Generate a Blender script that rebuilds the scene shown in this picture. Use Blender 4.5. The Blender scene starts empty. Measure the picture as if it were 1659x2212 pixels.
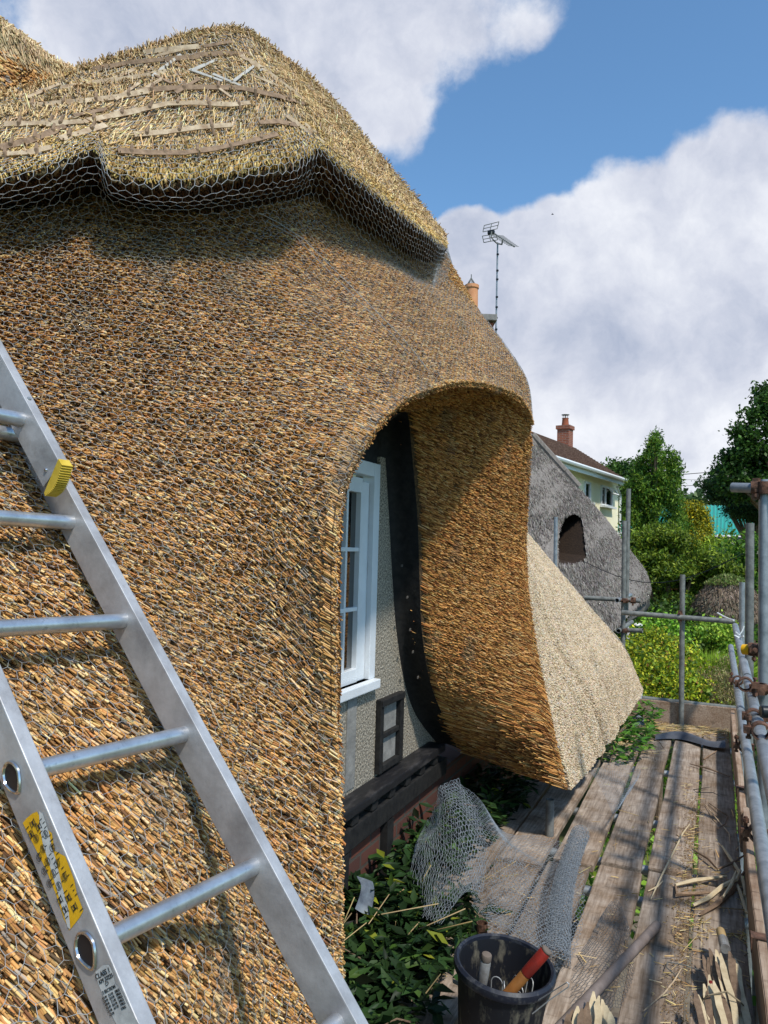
import bpy, bmesh, math, random
import numpy as np
from mathutils import Vector, Matrix
from mathutils.bvhtree import BVHTree
random.seed(7); rng = np.random.default_rng(11)
SC = bpy.context.scene
COL = SC.collection
# ------------------------------------------------------------------ camera
W0, H0, FPX = 1659.0, 2212.0, 1619.0
YAW, PITCH, ROLL = math.radians(23.8), math.radians(2.65), math.radians(1.6)
CAM = np.array([0.0, 0.0, 1.63])
Fw = np.array([-math.sin(YAW)*math.cos(PITCH), math.cos(YAW)*math.cos(PITCH), math.sin(PITCH)])
R0 = np.array([math.cos(YAW), math.sin(YAW), 0.0]); U0 = np.cross(R0, Fw)
Rt = math.cos(ROLL)*R0 + math.sin(ROLL)*U0
Up = -math.sin(ROLL)*R0 + math.cos(ROLL)*U0
cd = bpy.data.cameras.new("camera"); cam = bpy.data.objects.new("camera", cd); COL.objects.link(cam)
cd.sensor_fit = 'HORIZONTAL'; cd.sensor_width = 36; cd.lens = 36*FPX/W0; cd.clip_start = 0.05; cd.clip_end = 3000
M = Matrix((( *[0]*4,),)*4) if False else Matrix.Identity(4)
for i in range(3):
    M[i][0] = Rt[i]; M[i][1] = Up[i]; M[i][2] = -Fw[i]; M[i][3] = CAM[i]
cam.matrix_world = M
SC.camera = cam
def ray(u, v):
    return Fw + Rt*((u-W0/2)/FPX) + Up*((H0/2-v)/FPX)
def P(u, v, d): return CAM + ray(u, v)*d
def PX(u, v, X): r = ray(u, v); return CAM + r*((X-CAM[0])/r[0])
def PY(u, v, Y): r = ray(u, v); return CAM + r*((Y-CAM[1])/r[1])
def PZ(u, v, Z): r = ray(u, v); return CAM + r*((Z-CAM[2])/r[2])
def proj(p):
    q = np.asarray(p) - CAM
    z = q@Fw
    return np.stack([W0/2 + FPX*(q@Rt)/z, H0/2 - FPX*(q@Up)/z, z], -1)
# ------------------------------------------------------------------ sun, sky, exposure
SUN = np.array([0.46, -0.34, 0.82]); SUN /= np.linalg.norm(SUN)
sl = bpy.data.lights.new("sun", 'SUN'); so = bpy.data.objects.new("sun", sl); COL.objects.link(so)
sl.energy = 3.9; sl.angle = math.radians(3.5); sl.color = (1.0, 0.95, 0.86)
so.rotation_euler = Vector(SUN).to_track_quat('Z', 'Y').to_euler()
SC.view_settings.view_transform = 'Standard'; SC.view_settings.look = 'None'
SC.view_settings.exposure = 0.12; SC.view_settings.gamma = 1.0
SC.cycles.max_bounces = 6; SC.cycles.diffuse_bounces = 3; SC.cycles.glossy_bounces = 3
SC.cycles.transparent_max_bounces = 8
def build_world():
    w = bpy.data.worlds.new("World"); SC.world = w; w.use_nodes = True
    nt = w.node_tree; nt.nodes.clear(); N = nt.nodes.new; L = nt.links.new
    out = N('ShaderNodeOutputWorld'); bg = N('ShaderNodeBackground'); L(bg.outputs[0], out.inputs[0])
    bg.inputs['Strength'].default_value = 0.115
    sky = N('ShaderNodeTexSky'); sky.sky_type = 'NISHITA'; sky.sun_disc = False
    sky.sun_elevation = math.asin(SUN[2]); sky.sun_rotation = math.atan2(SUN[0], SUN[1])
    sky.air_density = 1.0; sky.dust_density = 0.6; sky.ozone_density = 1.6
    tc = N('ShaderNodeTexCoord')
    def noise(scale, detail, rough, vec, lac=2.0):
        n = N('ShaderNodeTexNoise'); n.inputs['Scale'].default_value = scale; n.inputs['Detail'].default_value = detail
        n.inputs['Roughness'].default_value = rough; n.inputs['Lacunarity'].default_value = lac
        L(vec, n.inputs['Vector']); return n
    def vm(op, a, b=None, val=None, sc=None):
        m = N('ShaderNodeVectorMath'); m.operation = op; L(a, m.inputs[0])
        if b is not None: L(b, m.inputs[1])
        if val is not None: m.inputs[1].default_value = val
        if sc is not None: m.inputs['Scale'].default_value = sc
        return m
    def mth(op, a, b, clamp=False):
        m = N('ShaderNodeMath'); m.operation = op; m.use_clamp = clamp
        for i, x in enumerate((a, b)):
            if x is None: continue
            if isinstance(x, (int, float)): m.inputs[i].default_value = x
            else: L(x, m.inputs[i])
        return m.outputs[0]
    def mapr(x, a, b, c, d, smooth=True):
        m = N('ShaderNodeMapRange'); L(x, m.inputs['Value'])
        m.interpolation_type = 'SMOOTHSTEP' if smooth else 'LINEAR'
        for k, val in zip(('From Min', 'From Max', 'To Min', 'To Max'), (a, b, c, d)): m.inputs[k].default_value = val
        return m.outputs[0]
    g = tc.outputs['Generated']
    n1 = noise(3.2, 7, 0.55, g)
    off = vm('SUBTRACT', n1.outputs['Color'], val=(0.5, 0.5, 0.5))
    off2 = vm('SCALE', off.outputs[0], sc=0.13)
    gd = vm('NORMALIZE', vm('ADD', g, off2.outputs[0]).outputs[0]).outputs[0]
    def blob(u, v, rad, soft, gain=1.0):
        r = ray(u, v); r = r/np.linalg.norm(r)
        d = vm('DOT_PRODUCT', gd, val=tuple(r)).outputs['Value']
        a0 = math.cos((rad+soft)/FPX); a1 = math.cos(max(rad-soft, 1)/FPX)
        return mapr(d, a0, a1, 0, gain)
    blobs = [(560,-60,330,90,.9),(330,60,210,110,.75),(720,60,200,90,.85),(860,-80,190,90,.75),(1080,-100,130,70,.6),(-60,-60,130,90,.5),
             (1030,690,190,50,1),(1220,700,215,50,1),(1420,640,220,60,1),(1640,560,235,70,1),(1320,860,250,80,1),(1600,860,260,80,1),
             (1440,1040,230,110,1),(1150,1010,110,70,.7),(1700,1100,260,80,.8),(1010,570,95,35,.95),(1120,560,80,35,.9),(-900,900,500,200,.8)]
    m = None
    for b in blobs:
        o = blob(*b); m = o if m is None else mth('MAXIMUM', m, o)
    n2 = noise(11, 8, 0.6, g)
    n3 = noise(6.5, 8, 0.6, gd)
    mm = mth('ADD', m, mth('MULTIPLY', mth('SUBTRACT', n2.outputs['Fac'], 0.5), 1.0))
    mask = mapr(mm, 0.30, 0.66, 0, 1)
    # cloud body: grey undersides, bright tops
    cr = N('ShaderNodeValToRGB'); L(n3.outputs['Fac'], cr.inputs[0])
    e = cr.color_ramp.elements
    e[0].position = 0.28; e[0].color = (3.3, 3.8, 5.0, 1)
    e[1].position = 0.66; e[1].color = (7.3, 7.5, 8.0, 1)
    e2 = cr.color_ramp.elements.new(0.47); e2.color = (5.3, 5.6, 6.5, 1)
    skc = N('ShaderNodeMix'); skc.data_type = 'RGBA'; skc.blend_type = 'MULTIPLY'; skc.inputs['Factor'].default_value = 1
    L(sky.outputs[0], skc.inputs['A']); skc.inputs['B'].default_value = (1.06, 1.42, 1.56, 1)
    mx = N('ShaderNodeMix'); mx.data_type = 'RGBA'; L(mask, mx.inputs['Factor'])
    L(skc.outputs['Result'], mx.inputs['A']); L(cr.outputs[0], mx.inputs['B'])
    L(mx.outputs['Result'], bg.inputs['Color'])
build_world()
# ------------------------------------------------------------------ helpers
def mat(name, col, rough=0.8, metal=0.0, noise=None, col2=None, nscale=20, stretch=(1,1,1), bump=0.0, bscale=None, attr=False, spec=0.3, ramp=(0.35,0.65), detail=6):
    m = bpy.data.materials.new(name); m.use_nodes = True
    nt = m.node_tree; b = nt.nodes['Principled BSDF']; N = nt.nodes.new; L = nt.links.new
    b.inputs['Roughness'].default_value = rough; b.inputs['Metallic'].default_value = metal
    b.inputs['Specular IOR Level'].default_value = spec
    b.inputs['Base Color'].default_value = (*col, 1)
    tc = N('ShaderNodeTexCoord'); mp = N('ShaderNodeMapping'); mp.inputs['Scale'].default_value = stretch
    L(tc.outputs['Object'], mp.inputs[0])
    src = None
    if col2 is not None:
        n = N('ShaderNodeTexNoise'); n.inputs['Scale'].default_value = nscale; n.inputs['Detail'].default_value = detail; n.inputs['Roughness'].default_value = 0.65
        L(mp.outputs[0], n.inputs['Vector'])
        r = N('ShaderNodeValToRGB'); L(n.outputs['Fac'], r.inputs[0])
        r.color_ramp.elements[0].position = ramp[0]; r.color_ramp.elements[0].color = (*col, 1)
        r.color_ramp.elements[1].position = ramp[1]; r.color_ramp.elements[1].color = (*col2, 1)
        src = r.outputs[0]
    if attr:
        a = N('ShaderNodeAttribute'); a.attribute_name = 'Col'
        if src is None: src = a.outputs['Color']
        else:
            x = N('ShaderNodeMix'); x.data_type = 'RGBA'; x.blend_type = 'MULTIPLY'; x.inputs['Factor'].default_value = 1
            L(src, x.inputs['A']); L(a.outputs['Color'], x.inputs['B']); src = x.outputs['Result']
    if src is not None: L(src, b.inputs['Base Color'])
    if bump:
        n = N('ShaderNodeTexNoise'); n.inputs['Scale'].default_value = bscale or nscale; n.inputs['Detail'].default_value = 6
        L(mp.outputs[0], n.inputs['Vector'])
        bp = N('ShaderNodeBump'); bp.inputs['Strength'].default_value = bump; bp.inputs['Distance'].default_value = 0.01
        L(n.outputs['Fac'], bp.inputs['Height']); L(bp.outputs[0], b.inputs['Normal'])
    return m
def link(name, me, material=None, parent=None):
    o = bpy.data.objects.new(name, me); COL.objects.link(o)
    if material is not None: me.materials.append(material)
    if parent is not None: o.parent = parent
    return o
def tag(o, label=None, cat=None, group=None, kind=None):
    if label: o['label'] = label
    if cat: o['category'] = cat
    if group: o['group'] = group
    if kind: o['kind'] = kind
    return o
def thing(name, label, cat, loc=(0,0,0), group=None):
    o = bpy.data.objects.new(name, None); COL.objects.link(o); o.empty_display_size = 0.1
    o.location = loc; return tag(o, label, cat, group)
def part(name, me, m, parent):
    """part whose mesh is in world coordinates; parent may sit anywhere"""
    o = link(name, me, m, parent)
    loc = Vector((0,0,0)); q = parent
    while q is not None: loc += q.location; q = q.parent
    me.transform(Matrix.Translation(-loc))
    return o
def npmesh(name, V, faces, cols=None, smooth=False):
    """faces: list of int arrays (n,k)"""
    me = bpy.data.meshes.new(name)
    V = np.asarray(V, dtype=np.float32)
    faces = [np.asarray(f, dtype=np.int32) for f in faces if len(f)]
    nl = sum(f.size for f in faces); nf = sum(len(f) for f in faces)
    me.vertices.add(len(V)); me.vertices.foreach_set('co', V.ravel())
    me.loops.add(nl); me.polygons.add(nf)
    me.loops.foreach_set('vertex_index', np.concatenate([f.ravel() for f in faces]))
    ls = []; s = 0
    for f in faces:
        k = f.shape[1]; ls.append(s + np.arange(len(f))*k); s += f.size
    me.polygons.foreach_set('loop_start', np.concatenate(ls).astype(np.int32))
    if smooth: me.polygons.foreach_set('use_smooth', np.ones(nf, dtype=bool))
    me.update(calc_edges=True)
    if cols is not None:
        c = np.ones((nf, 4), dtype=np.float32); c[:, :3] = cols
        a = me.attributes.new('Col', 'FLOAT_COLOR', 'FACE'); a.data.foreach_set('color', c.ravel())
    return me
def nrm(a): return a/np.maximum(np.linalg.norm(a, axis=-1, keepdims=True), 1e-9)
def prisms(name, p0, p1, r0, r1=None, n=4, caps=True, cols=None, open_mask=None, smooth=False):
    """many straight prisms from p0 to p1 in one mesh"""
    p0 = np.asarray(p0, float); p1 = np.asarray(p1, float); K = len(p0)
    r0 = np.broadcast_to(np.asarray(r0, float), (K,)); r1 = r0 if r1 is None else np.broadcast_to(np.asarray(r1, float), (K,))
    d = nrm(p1-p0); ref = np.where(np.abs(d[:, 2:3]) > .9, np.array([[1., 0, 0]]), np.array([[0, 0, 1.]]))
    a = nrm(np.cross(d, ref)); b = np.cross(d, a)
    ph = rng.random(K)*6.28
    ang = ph[:, None] + np.arange(n)[None]*(2*math.pi/n)
    off = a[:, None]*np.cos(ang)[..., None] + b[:, None]*np.sin(ang)[..., None]
    V = np.concatenate([p0[:, None] + off*r0[:, None, None], p1[:, None] + off*r1[:, None, None]], 1).reshape(-1, 3)
    base = np.arange(K)[:, None]*2*n; i = np.arange(n); j = (i+1) % n
    q = np.stack([base+i, base+j, base+n+j, base+n+i], -1).reshape(-1, 4)
    fs = [q]; cs = [np.repeat(cols, n, 0)] if cols is not None else None
    if caps:
        keep = np.ones(K, bool) if open_mask is None else ~open_mask
        fs.append((base[keep]+n+i)); 
        if cs: cs.append(cols[keep]*1.12)
    return npmesh(name, V, fs, np.concatenate(cs) if cs else None, smooth)
class MB:
    def __init__(s): s.v = []; s.f = []; s.n = 0
    def add(s, V, F):
        s.v += [tuple(map(float, x)) for x in V]; s.f += [tuple(i+s.n for i in f) for f in F]; s.n = len(s.v)
    def box(s, c, sx, sy, sz, ax=None):
        ax = np.eye(3) if ax is None else np.asarray(ax, float)
        c = np.asarray(c, float); V = []
        for i in (-.5, .5):
            for j in (-.5, .5):
                for k in (-.5, .5): V.append(c + ax[0]*i*sx + ax[1]*j*sy + ax[2]*k*sz)
        s.add(V, [(0,1,3,2),(4,6,7,5),(0,4,5,1),(2,3,7,6),(0,2,6,4),(1,5,7,3)])
    def bar(s, a, b, w, h, up=(0,0,1)):
        a = np.asarray(a, float); b = np.asarray(b, float); d = nrm(b-a); l = np.linalg.norm(b-a)
        y = nrm(np.cross(np.asarray(up, float), d)); z = np.cross(d, y)
        s.box((a+b)/2, l, w, h, (d, y, z))
    def tube(s, pts, r, n=12, caps=True, wall=0):
        pts = [np.asarray(p, float) for p in pts]; rs = r if hasattr(r, '__len__') else [r]*len(pts)
        rings = []
        prev = None
        for i, p in enumerate(pts):
            d = nrm(pts[min(i+1, len(pts)-1)] - pts[max(i-1, 0)])
            if prev is None:
                ref = np.array([0, 0, 1.]) if abs(d[2]) < .9 else np.array([1., 0, 0]); a = nrm(np.cross(d, ref))
            else: a = nrm(prev - d*(prev@d))
            prev = a; b = np.cross(d, a)
            rings.append([p + (a*math.cos(t) + b*math.sin(t))*rs[i] for t in np.arange(n)*2*math.pi/n])
        V = [x for r_ in rings for x in r_]; F = []
        for i in range(len(pts)-1):
            for k in range(n): F.append((i*n+k, i*n+(k+1) % n, (i+1)*n+(k+1) % n, (i+1)*n+k))
        m = len(V)
        if wall:   # open pipe: inner skin and annular ends
            for i, p in enumerate(pts):
                V += [p + (x-p)*(1-wall/rs[i]) for x in rings[i]]
            for i in range(len(pts)-1):
                for k in range(n): F.append((m+i*n+k, m+(i+1)*n+k, m+(i+1)*n+(k+1) % n, m+i*n+(k+1) % n))
            e = (len(pts)-1)*n
            for k in range(n):
                F.append((k, m+k, m+(k+1) % n, (k+1) % n)); F.append((e+k, e+(k+1) % n, m+e+(k+1) % n, m+e+k))
        elif caps: F.append(tuple(range(n))[::-1]); F.append(tuple(range(m-n, m)))
        s.add(V, F)
    def lathe(s, c, prof, n=28, ax=(0,0,1), close=False):
        c = np.asarray(c, float); d = nrm(np.asarray(ax, float)); ref = np.array([1., 0, 0]) if abs(d[0]) < .9 else np.array([0, 1., 0])
        a = nrm(np.cross(d, ref)); b = np.cross(d, a); V = []
        for r, z in prof: V += [c + d*z + (a*math.cos(t)+b*math.sin(t))*r for t in np.arange(n)*2*math.pi/n]
        F = [(i*n+k, i*n+(k+1) % n, (i+1)*n+(k+1) % n, (i+1)*n+k) for i in range(len(prof)-1) for k in range(n)]
        s.add(V, F)
    def mesh(s, name, smooth=False, bevel=0):
        me = bpy.data.meshes.new(name); me.from_pydata(s.v, [], s.f)
        if bevel or True:
            bm = bmesh.new(); bm.from_mesh(me)
            bmesh.ops.recalc_face_normals(bm, faces=bm.faces)
            if bevel:
                ed = [e for e in bm.edges if len(e.link_faces) == 2 and e.calc_face_angle(0) > .6]
                bmesh.ops.bevel(bm, geom=ed, offset=bevel, segments=2, affect='EDGES', profile=.6)
            bm.to_mesh(me); bm.free()
        if smooth:
            me.polygons.foreach_set('use_smooth', np.ones(len(me.polygons), bool))
            try: me.set_sharp_from_angle(angle=math.radians(40))
            except Exception: pass
        return me
    def build(s, name, m, parent=None, smooth=False, bevel=0):
        me = s.mesh(name, smooth, bevel)
        return part(name, me, m, parent) if parent is not None else link(name, me, m)
def solo(mb, name, m, label, cat, group=None, smooth=False, bevel=0, kind=None):
    """a thing that is one mesh: origin at its centre bottom"""
    me = mb.mesh(name, smooth, bevel) if isinstance(mb, MB) else mb
    co = np.empty(len(me.vertices)*3); me.vertices.foreach_get('co', co); co = co.reshape(-1, 3)
    lo, hi = co.min(0), co.max(0); c = Vector(((lo[0]+hi[0])/2, (lo[1]+hi[1])/2, lo[2]))
    me.transform(Matrix.Translation(-c)); o = link(name, me, m); o.location = c
    return tag(o, label, cat, group, kind)
# ---- bicubic patches
def cr(p0, p1, p2, p3, t):
    return 0.5*((2*p1) + (-p0+p2)*t + (2*p0-5*p1+4*p2-p3)*t*t + (-p0+3*p1-3*p2+p3)*t**3)
class Patch:
    def __init__(s, grid, flip=False):
        s.G = np.asarray(grid, float); s.m, s.n = s.G.shape[:2]; s.flip = flip
        g = np.concatenate([2*s.G[:1]-s.G[1:2], s.G, 2*s.G[-1:]-s.G[-2:-1]], 0)
        s.E = np.concatenate([2*g[:, :1]-g[:, 1:2], g, 2*g[:, -1:]-g[:, -2:-1]], 1)
    def at(s, U, V):
        U = np.clip(U, 0, s.m-1-1e-6); V = np.clip(V, 0, s.n-1-1e-6)
        i = U.astype(int); j = V.astype(int); a = (U-i)[:, None]; b = (V-j)[:, None]
        rows = [cr(s.E[i+k, j], s.E[i+k, j+1], s.E[i+k, j+2], s.E[i+k, j+3], b) for k in range(4)]
        return cr(*rows, a)
    def frame(s, U, V):
        e = 1e-3; p = s.at(U, V)
        du = s.at(np.minimum(U+e, s.m-1), V) - s.at(np.maximum(U-e, 0), V)
        dv = s.at(U, np.minimum(V+e, s.n-1)) - s.at(U, np.maximum(V-e, 0))
        n = nrm(np.cross(du, dv)); 
        if s.flip: n = -n
        return p, n, nrm(du), nrm(dv)
    def grid(s, ku=8, kv=8, disp=None):
        us = np.linspace(0, s.m-1, (s.m-1)*ku+1); vs = np.linspace(0, s.n-1, (s.n-1)*kv+1)
        UU, VV = np.meshgrid(us, vs, indexing='ij'); p, n, _, _ = s.frame(UU.ravel(), VV.ravel())
        if disp is not None: p = p + n*disp(p)[:, None]
        A, B = len(us), len(vs); idx = np.arange(A*B).reshape(A, B)
        q = np.stack([idx[:-1, :-1], idx[1:, :-1], idx[1:, 1:], idx[:-1, 1:]], -1).reshape(-1, 4)
        if s.flip: q = q[:, ::-1]
        return p, q
    def mesh(s, name, ku=8, kv=8, disp=None):
        p, q = s.grid(ku, kv, disp); return npmesh(name, p, [q], smooth=True)
    def sample(s, dens, u0=0, u1=None, v0=0, v1=None):
        u1 = s.m-1 if u1 is None else u1; v1 = s.n-1 if v1 is None else v1
        A, B = int((u1-u0)*8)+1, int((v1-v0)*8)+1
        us = np.linspace(u0, u1, A+1); vs = np.linspace(v0, v1, B+1)
        UU, VV = np.meshgrid(us, vs, indexing='ij'); p = s.at(UU.ravel(), VV.ravel()).reshape(A+1, B+1, 3)
        ar = np.linalg.norm(np.cross(p[1:, :-1]-p[:-1, :-1], p[:-1, 1:]-p[:-1, :-1]), axis=-1)
        K = int(ar.sum()*dens); c = rng.choice(A*B, K, p=(ar/ar.sum()).ravel())
        U = us[c//B] + rng.random(K)*(us[1]-us[0]); V = vs[c % B] + rng.random(K)*(vs[1]-vs[0])
        return U, V
def inview(p, mu=220, mv=160):
    q = proj(p); return (q[:, 2] > .1) & (q[:, 0] > -mu) & (q[:, 0] < W0+mu) & (q[:, 1] > -mv) & (q[:, 1] < H0+mv)
def pal(K, cols, wts, jit=.18):
    cols = np.array(cols); c = cols[rng.choice(len(cols), K, p=np.array(wts)/sum(wts))]
    return np.clip(c*(1+rng.normal(0, jit, (K, 1)))*(1+rng.normal(0, .04, (K, 3))), .004, .95)
def lump(p, f, seed=0):
    """cheap smooth noise in [-1,1]"""
    r = np.random.default_rng(seed); o = 0
    for k in range(5):
        w = r.normal(0, 1, 3); w /= np.linalg.norm(w); o = o + np.sin(p@w*f*(1+.5*k) + r.random()*6.28)/(1+.5*k)
    return o/2.6
# ------------------------------------------------------------------ materials
m_under = mat("thatch_underlay", (.030, .018, .010), .95, col2=(.12, .075, .035), nscale=90, bump=.6)
m_reed = mat("water_reed", (1, 1, 1), .72, attr=True, spec=.12)
m_straw = mat("ridge_straw", (1, 1, 1), .75, attr=True, spec=.15)
m_wire = mat("galvanised_wire", (.36, .37, .375), .5, .3)
m_alu = mat("ladder_aluminium", (.30, .29, .29), .5, .5, col2=(.52, .515, .52), nscale=11, bump=.12, bscale=45, detail=9, ramp=(.3, .62))
def smudge(m, scale, dark, pos=(.36, .44), stretch=(1, 1, 1)):
    nt = m.node_tree; N = nt.nodes.new; L = nt.links.new; b = nt.nodes['Principled BSDF']; src = b.inputs['Base Color'].links[0].from_socket
    tc = [n for n in nt.nodes if n.type == 'TEX_COORD'][0]; mp = N('ShaderNodeMapping'); mp.inputs['Scale'].default_value = stretch; L(tc.outputs['Object'], mp.inputs[0])
    n = N('ShaderNodeTexNoise'); n.inputs['Scale'].default_value = scale; n.inputs['Detail'].default_value = 12; n.inputs['Roughness'].default_value = .75; L(mp.outputs[0], n.inputs['Vector'])
    r = N('ShaderNodeValToRGB'); L(n.outputs['Fac'], r.inputs[0]); r.color_ramp.elements[0].position = pos[0]; r.color_ramp.elements[0].color = (*dark, 1); r.color_ramp.elements[1].position = pos[1]; r.color_ramp.elements[1].color = (1, 1, 1, 1)
    x = N('ShaderNodeMix'); x.data_type = 'RGBA'; x.blend_type = 'MULTIPLY'; x.inputs['Factor'].default_value = 1; L(src, x.inputs['A']); L(r.outputs[0], x.inputs['B']); L(x.outputs['Result'], b.inputs['Base Color'])
smudge(m_alu, 40, (.80, .79, .78), (.30, .42))
m_rung = mat("rung_aluminium", (.42, .43, .45), .34, .8, col2=(.66, .67, .69), nscale=16, stretch=(1, 1, 1))
smudge(m_rung, 60, (.72, .72, .73))
m_galv = mat("galvanised_steel", (.20, .22, .235), .5, .55, col2=(.36, .38, .40), nscale=14, bump=.08, bscale=50)
m_galvold = mat("weathered_scaffold_steel", (.10, .105, .10), .7, .2, col2=(.22, .225, .21), nscale=18, bump=.1, bscale=60)
m_rust = mat("rusty_steel", (.05, .028, .02), .8, .2, col2=(.19, .095, .06), nscale=30, bump=.4, bscale=80)
m_black = mat("black_painted_timber", (.006, .006, .007), .75, col2=(.02, .019, .018), nscale=25, bump=.3)
m_white = mat("white_gloss_paint", (.62, .65, .68), .35, col2=(.70, .73, .76), nscale=6, spec=.5)
m_glass = mat("window_glass", (.006, .008, .008), .04, spec=1.0); m_glass.node_tree.nodes["Principled BSDF"].inputs["IOR"].default_value = 2.0
m_cream = mat("cream_render", (.88, .80, .55), .9, col2=(.90, .84, .62), nscale=3)
m_brick = None
def brick_mat(name, c1, c2, mortar, scale=14, axis='x'):
    m = bpy.data.materials.new(name); m.use_nodes = True; nt = m.node_tree; b = nt.nodes['Principled BSDF']; N = nt.nodes.new; L = nt.links.new
    tc = N('ShaderNodeTexCoord'); mp = N('ShaderNodeMapping'); sx = N('ShaderNodeSeparateXYZ'); cx = N('ShaderNodeCombineXYZ')
    L(tc.outputs['Object'], sx.inputs[0]); ad = N('ShaderNodeMath'); ad.operation = 'ADD'; L(sx.outputs[0], ad.inputs[0]); L(sx.outputs[1], ad.inputs[1])
    L(ad.outputs[0], cx.inputs[0]); L(sx.outputs[2], cx.inputs[1])
    t = N('ShaderNodeTexBrick'); L(cx.outputs[0], t.inputs['Vector']); t.inputs['Scale'].default_value = 1
    t.inputs['Brick Width'].default_value = .225; t.inputs['Row Height'].default_value = .075; t.inputs['Mortar Size'].default_value = .008
    t.inputs['Color1'].default_value = (*c1, 1); t.inputs['Color2'].default_value = (*c2, 1); t.inputs['Mortar'].default_value = (*mortar, 1)
    L(t.outputs['Color'], b.inputs['Base Color']); b.inputs['Roughness'].default_value = .9
    bp = N('ShaderNodeBump'); bp.inputs['Strength'].default_value = .5; bp.inputs['Distance'].default_value = .01; bp.invert = True
    L(t.outputs['Fac'], bp.inputs['Height']); L(bp.outputs[0], b.inputs['Normal'])
    return m
m_brick = brick_mat("red_brick", (.30, .085, .04), (.22, .06, .03), (.25, .2, .16))

# ================================================================== MAIN COTTAGE
cottage = thing("thatched_cottage", "golden reed-thatched cottage with an arched eyebrow window, filling the left", "cottage", (-2.0, 2.0, 0))
# edge of the window arch (E), inner lip of the thatch (I), line on the wall (Wl)
E = [PY(737,2450,1.50),PY(737,2130,1.50),PY(736,1800,1.50),PY(729,1450,1.52),PY(738,1100,1.60),PY(800,952,1.8),PY(868,874,2.15),PY(920,848,2.5),
     PY(1000,828,3.0),PY(1070,838,3.5),PY(1125,865,4.0),PY(1147,925,4.3),PY(1142,1060,4.45),PY(1136,1170,4.5),PY(1143,1290,4.48),PY(1162,1410,4.42),PY(1195,1560,4.34),PY(1228,1708,4.28)]
XI = -1.45
I_ = [np.array(a) for a in [(XI,1.72,.0),(XI,1.72,.5),(XI,1.74,1.0),(XI,1.78,1.45),(XI,1.92,1.85),(XI,2.12,2.08),(XI,2.45,2.2),(XI,2.75,2.27),(XI,3.1,2.31),(XI,3.42,2.30)]] + \
     [PX(880,893,XI),PX(890,980,XI),PX(902,1120,XI),PX(906,1240,XI),PX(912,1370,XI),PX(930,1475,XI),PX(965,1560,XI),PX(1015,1628,XI)]
XW = -1.6
Wl = [np.array(a) for a in [(XW,1.95,.0),(XW,1.95,.5),(XW,1.95,1.0),(XW,1.97,1.4),(XW,2.02,1.8),(XW,2.15,2.0),(XW,2.45,2.06),(XW,2.75,2.07),(XW,3.05,2.07),(XW,3.35,2.07)]] + \
     [PX(824,925,XW),PX(829,1000,XW),PX(836,1130,XW),PX(843,1250,XW),PX(853,1370,XW),PX(870,1480,XW),PX(892,1550,XW),PX(935,1608,XW)]
outw = [
 [(550,2500,1.60),(350,2550,1.5),(100,2600,1.40),(-300,2650,1.25)],
 [(560,2150,1.62),(350,2180,1.52),(100,2220,1.42),(-300,2260,1.3)],
 [(560,1790,1.68),(350,1770,1.6),(100,1750,1.52),(-300,1730,1.42)],
 [(560,1390,1.75),(350,1320,1.70),(100,1260,1.65),(-300,1180,1.58)],
 [(580,1010,1.88),(400,910,1.9),(150,780,1.87),(-300,600,1.82)],
 [(640,830,2.1),(480,720,2.15),(250,570,2.15),(-60,420,2.15)],
 [(730,740,2.35),(600,620,2.42),(450,520,2.4),(330,400,2.38)],
 [(820,720,2.65),(720,610,2.7),(640,500,2.7),(600,390,2.68)],
 [(920,710,3.15),(840,600,3.15),(760,510,3.1),(700,390,2.95)],
 [(1010,740,3.65),(950,650,3.7),(870,570,3.65),(800,440,3.4)],
 [(1095,790,4.1),(1035,705,4.15),(970,620,4.15),(925,530,4.05)],
 [(1136,835,4.45),(1098,768,4.55),(1040,688,4.6),(962,556,4.5)]]
LO = np.array([-1.17804855, 1.12004773, 1.66072686]); LD = np.array([-0.67569078, 0.1034567, 0.72972096])
LH = np.array([0.12870439, 0.99145113, -0.02144404]); LN = np.array([-0.7257012, 0.07942875, -0.68322971])
def ladd(u, v, gap): r = ray(u, v); return float(((LO+LN*gap-CAM)@LN)/(r@LN))
for k in range(6):
    for j, (u, v, d) in enumerate(outw[k]):
        if v < 560: continue
        g = ladd(u, v, .033+.030); w = 1.0 if j >= 1 else .45
        if k >= 5: w *= .4
        outw[k][j] = (u, v, d*(1-w)+min(d, max(g, .7))*w)
G = []
for k, o in enumerate(outw): G.append([E[k]] + [P(*q) for q in o])
back = [p + np.array([-.35, .35, .02]) for p in G[-1]]; back[0] = E[11] + np.array([-.28, .3, .0]); G.append(back)
back2 = [p + np.array([-.7, .35, -.1]) for p in back]; G.append(back2)
coat = Patch(G, flip=False)
_, n_, _, _ = coat.frame(np.array([5.0]), np.array([1.5]))
if n_[0]@(CAM-coat.at(np.array([5.0]), np.array([1.5]))[0]) < 0: coat.flip = True
ob = part("thatch_underlay", coat.mesh("coat_under", 8, 8, lambda p: lump(p, 14)*.006-.022), m_under, cottage)
REED = [(.54,.285,.10),(.66,.41,.17),(.42,.205,.065),(.20,.105,.045),(.30,.25,.19),(.74,.53,.27),(.09,.05,.025)]
REEDW = [.24,.19,.19,.14,.08,.08,.08]
def coatdir(p):
    """reed direction (towards the cut end), out of the roof and down"""
    h = np.clip((p[:, 2]-1.35)/.8, 0, 1)[:, None]; yl = np.clip((p[:, 1]-.95)/.5, 0, 1)[:, None]; yh = np.clip((p[:, 1]-1.5)/2.3, 0, 1)[:, None]
    lo = np.array([.70, .06, -.70])*(1-yl) + np.array([.80, .20, -.56])*yl
    hi = np.array([.80, -.14, -.56])*(1-yh) + np.array([.80, .24, -.42])*yh
    return nrm(lo*(1-h)+hi*h)
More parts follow.
